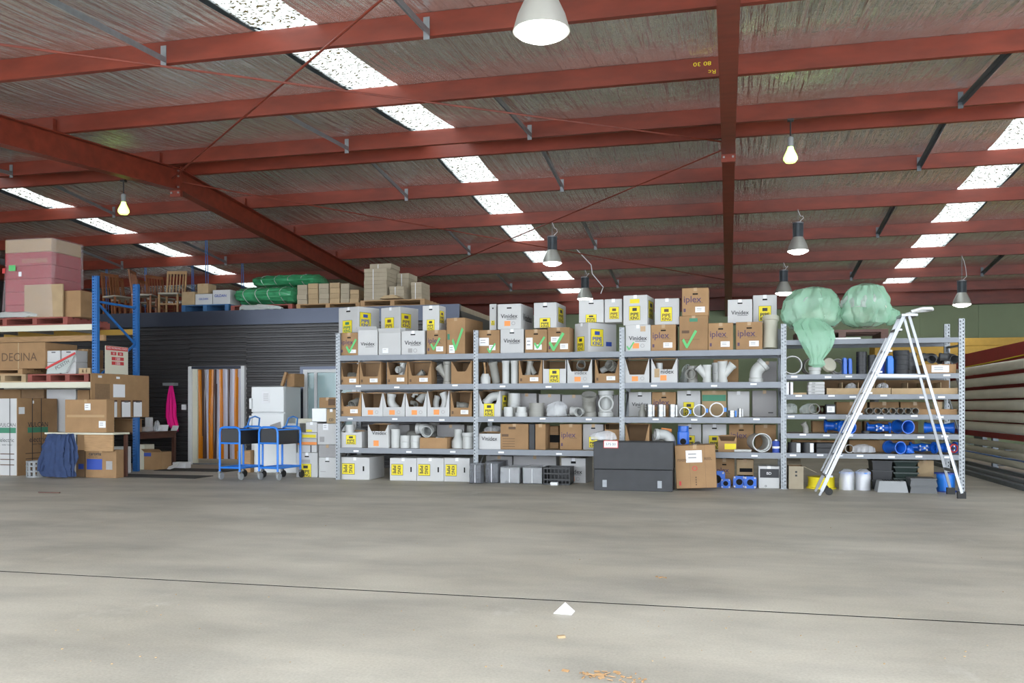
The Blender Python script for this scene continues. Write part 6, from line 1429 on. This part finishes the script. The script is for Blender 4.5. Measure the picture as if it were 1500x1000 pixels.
tag(MB().add([(0, 0, 0), (.45, -.02, .0), (.3, .0, .07), (.1, .0, .06), (0, .2, 0.005), (.45, .2, .005), (.3, .2, .075), (.1, .2, .065)], [(0, 1, 2, 3), (7, 6, 5, 4), (0, 4, 5, 1), (1, 5, 6, 2), (2, 6, 7, 3), (3, 7, 4, 0)]).build('torn_sheet', 'card_pale', None, (X(562, MY - .05), MY - .3 + .02, RZ + .133)), 'torn pale cardboard sheet in front of the tall carton stack', 'card')
# blue hangers between roof and office top
for i, (px, Y) in enumerate(((98, 21.3), (155, 21.3), (212, 21.3), (281, 21.3), (301, 19.0), (354, 21.3))):
    x = X(px, Y); z1 = zp(Y); z0 = OH - .02
    o = empty('hanger_rod', (x, Y, z0), ('leftmost', 'second', 'third', 'fourth', 'fifth', 'last')[i] + ' blue hanger from the left, between office roof and ceiling', 'hanger', 'blue roof hangers')
    MB().tube([(-.02, .03, z1 - z0), (0, .03, 0)], .009, seg=6).tube([(.02, .03, z1 - z0), (.09, .03, 0)], .009, seg=6).build('rod', 'rack_blue', o); MB().box(-.05, .12, -.04, .08, 0, .01).build('foot_plate', 'rack_blue', o)
# ================================================================== LITTER ON THE CONCRETE
tag(MB().add([(-.055, 0, .0), (.055, -.01, .0), (.01, .03, .062), (-.01, .10, .0), (.06, .08, .002)], [(0, 1, 2), (0, 2, 3), (1, 4, 2), (2, 4, 3), (0, 3, 4, 1)]).build('folded_card', 'paper', None, (X(811, 4.78), 4.95 + .1, .001)), 'small folded white card standing on the concrete by the joint', 'litter')
def dist(py): return EYE * FPX / (py - HOR)
def onfloor(px, py): t = dist(py); d = ray(px); return (d[0] * t, d[1] * t, .001)
tag(MB().box(-.02, .02, -.012, .012, 0, .012).build('timber_chip', 'card_pale', None, onfloor(822, 934), (0, 0, .5)), 'tiny pale timber chip on the concrete below the folded card', 'litter')
tag(MB().box(-.16, .16, -.012, .012, 0, .015).build('dark_batten', 'dark_wood', None, onfloor(72, 722), (0, 0, .1)), 'thin dark stick lying on the left floor', 'litter')
for i, (px, py, n, lab) in enumerate(((892, 990, 40, 'patch of dry brown leaves at the bottom edge'), (966, 846, 12, 'small patch of brown dirt near the joint'))):
    mb = MB(); p0 = onfloor(px, py)
    for k in range(n):
        x, y = random.gauss(0, .09 if i == 0 else .03), random.gauss(0, .03 if i == 0 else .015); a = random.uniform(0, 6); s = random.uniform(.006, .018)
        M = Matrix.Translation((x, y, .002)) @ Matrix.Rotation(a, 4, 'Z') @ Matrix.Rotation(.4, 4, 'X'); mb.box(-s, s, -s * .4, s * .4, 0, .003, M)
    o = mb.build('dry_leaves', 'timber', None, p0); tag(o, lab, 'leaves'); o['kind'] = 'stuff'
mb = MB()
for k in range(90):
    p = onfloor(random.uniform(60, 1480), random.choice((random.uniform(740, 990), random.uniform(880, 980)))); s = random.uniform(.0015, .0045)
    M = Matrix.Translation(p) @ Matrix.Rotation(random.uniform(0, 3), 4, 'Z'); mb.box(-s, s, -s * .7, s * .7, 0, s, M)
o = mb.build('concrete_crumbs', 'card_pale'); tag(o, 'scattered pale grit and crumbs over the concrete floor', 'grit'); o['kind'] = 'stuff'
# ================================================================== SETTLING: nudge small loose things until they clear their neighbours
from mathutils.bvhtree import BVHTree
bpy.context.view_layer.update()
def soup(o):
    vs = []; fs = []
    for c in [o] + list(o.children_recursive):
        if c.type != 'MESH': continue
        k = len(vs); M = c.matrix_world; vs += [M @ v.co for v in c.data.vertices]; fs += [tuple(i + k for i in p.vertices) for p in c.data.polygons]
    return vs, fs
def bounds(vs): return [min(v[i] for v in vs) for i in range(3)] + [max(v[i] for v in vs) for i in range(3)]
def meet(a, b): return all(a[i] < b[i + 3] and b[i] < a[i + 3] for i in range(3))
REC = {}
for o in [x for x in COL.objects if x.parent is None and x.type in ('MESH', 'EMPTY') and x.get('kind') != 'structure']:
    vs, fs = soup(o)
    if vs: REC[o.name] = [o, vs, fs, bounds(vs), None]
def tr(n):
    if REC[n][4] is None: REC[n][4] = BVHTree.FromPolygons(REC[n][1], REC[n][2])
    return REC[n][4]
def settle(o):
    rec = REC[o.name]; vs, fs = rec[1], rec[2]; p0 = o.location.copy()
    pad = [rec[3][i] + (-.25 if i < 3 else .25) for i in range(6)]
    near = [n for n in REC if n != o.name and meet(pad, REC[n][3])]
    best = None
    for sc in (1, .92, .84, .76, .68, .6, .5):
        for dx, dy in ((0, 0), (.02, 0), (-.02, 0), (0, .05), (0, -.04), (.04, .0), (-.04, 0), (.03, .06), (-.03, .06), (0, .1), (.05, .1), (-.05, .1), (0, .16)):
            q = [p0 + (v - p0) * sc + Vector((dx, dy, .001)) for v in vs]; bb = bounds(q)
            hit = [n for n in near if meet(bb, REC[n][3])]
            t = BVHTree.FromPolygons(q, fs) if hit else None
            c = sum(len(t.overlap(tr(n))) for n in hit) if hit else 0
            if best is None or c < best[0]: best = (c, sc, dx, dy, q, bb)
            if c == 0: break
        if best[0] == 0: break
    c, sc, dx, dy, q, bb = best
    o.location = p0 + Vector((dx, dy, .001)); o.scale = tuple(a * sc for a in o.scale)
    rec[1], rec[3], rec[4] = q, bb, None
    return c
LOOSE = ('cable_drum', 'wrapped_roll', 'glue_can', 'clutter_tray', 'folded_paper', 'white_tub', 'grey_flap', 'loose_paper', 'card_sheet', 'black_cylinder', 'milk_crate', 'jacket', 'strapped_film', 'laminate_offcut')
for o in SMALL + [r[0] for n, r in list(REC.items()) if n.split('.')[0] in LOOSE]: settle(o)
for o in [REC[n][0] for n in REC if n.split('.')[0] in ('picking_bin', 'tray')]:        # a last look at what the bins hold
    for p in SMALL:
        if meet(REC[o.name][3], REC[p.name][3]) and tr(o.name).overlap(tr(p.name)): settle(p)
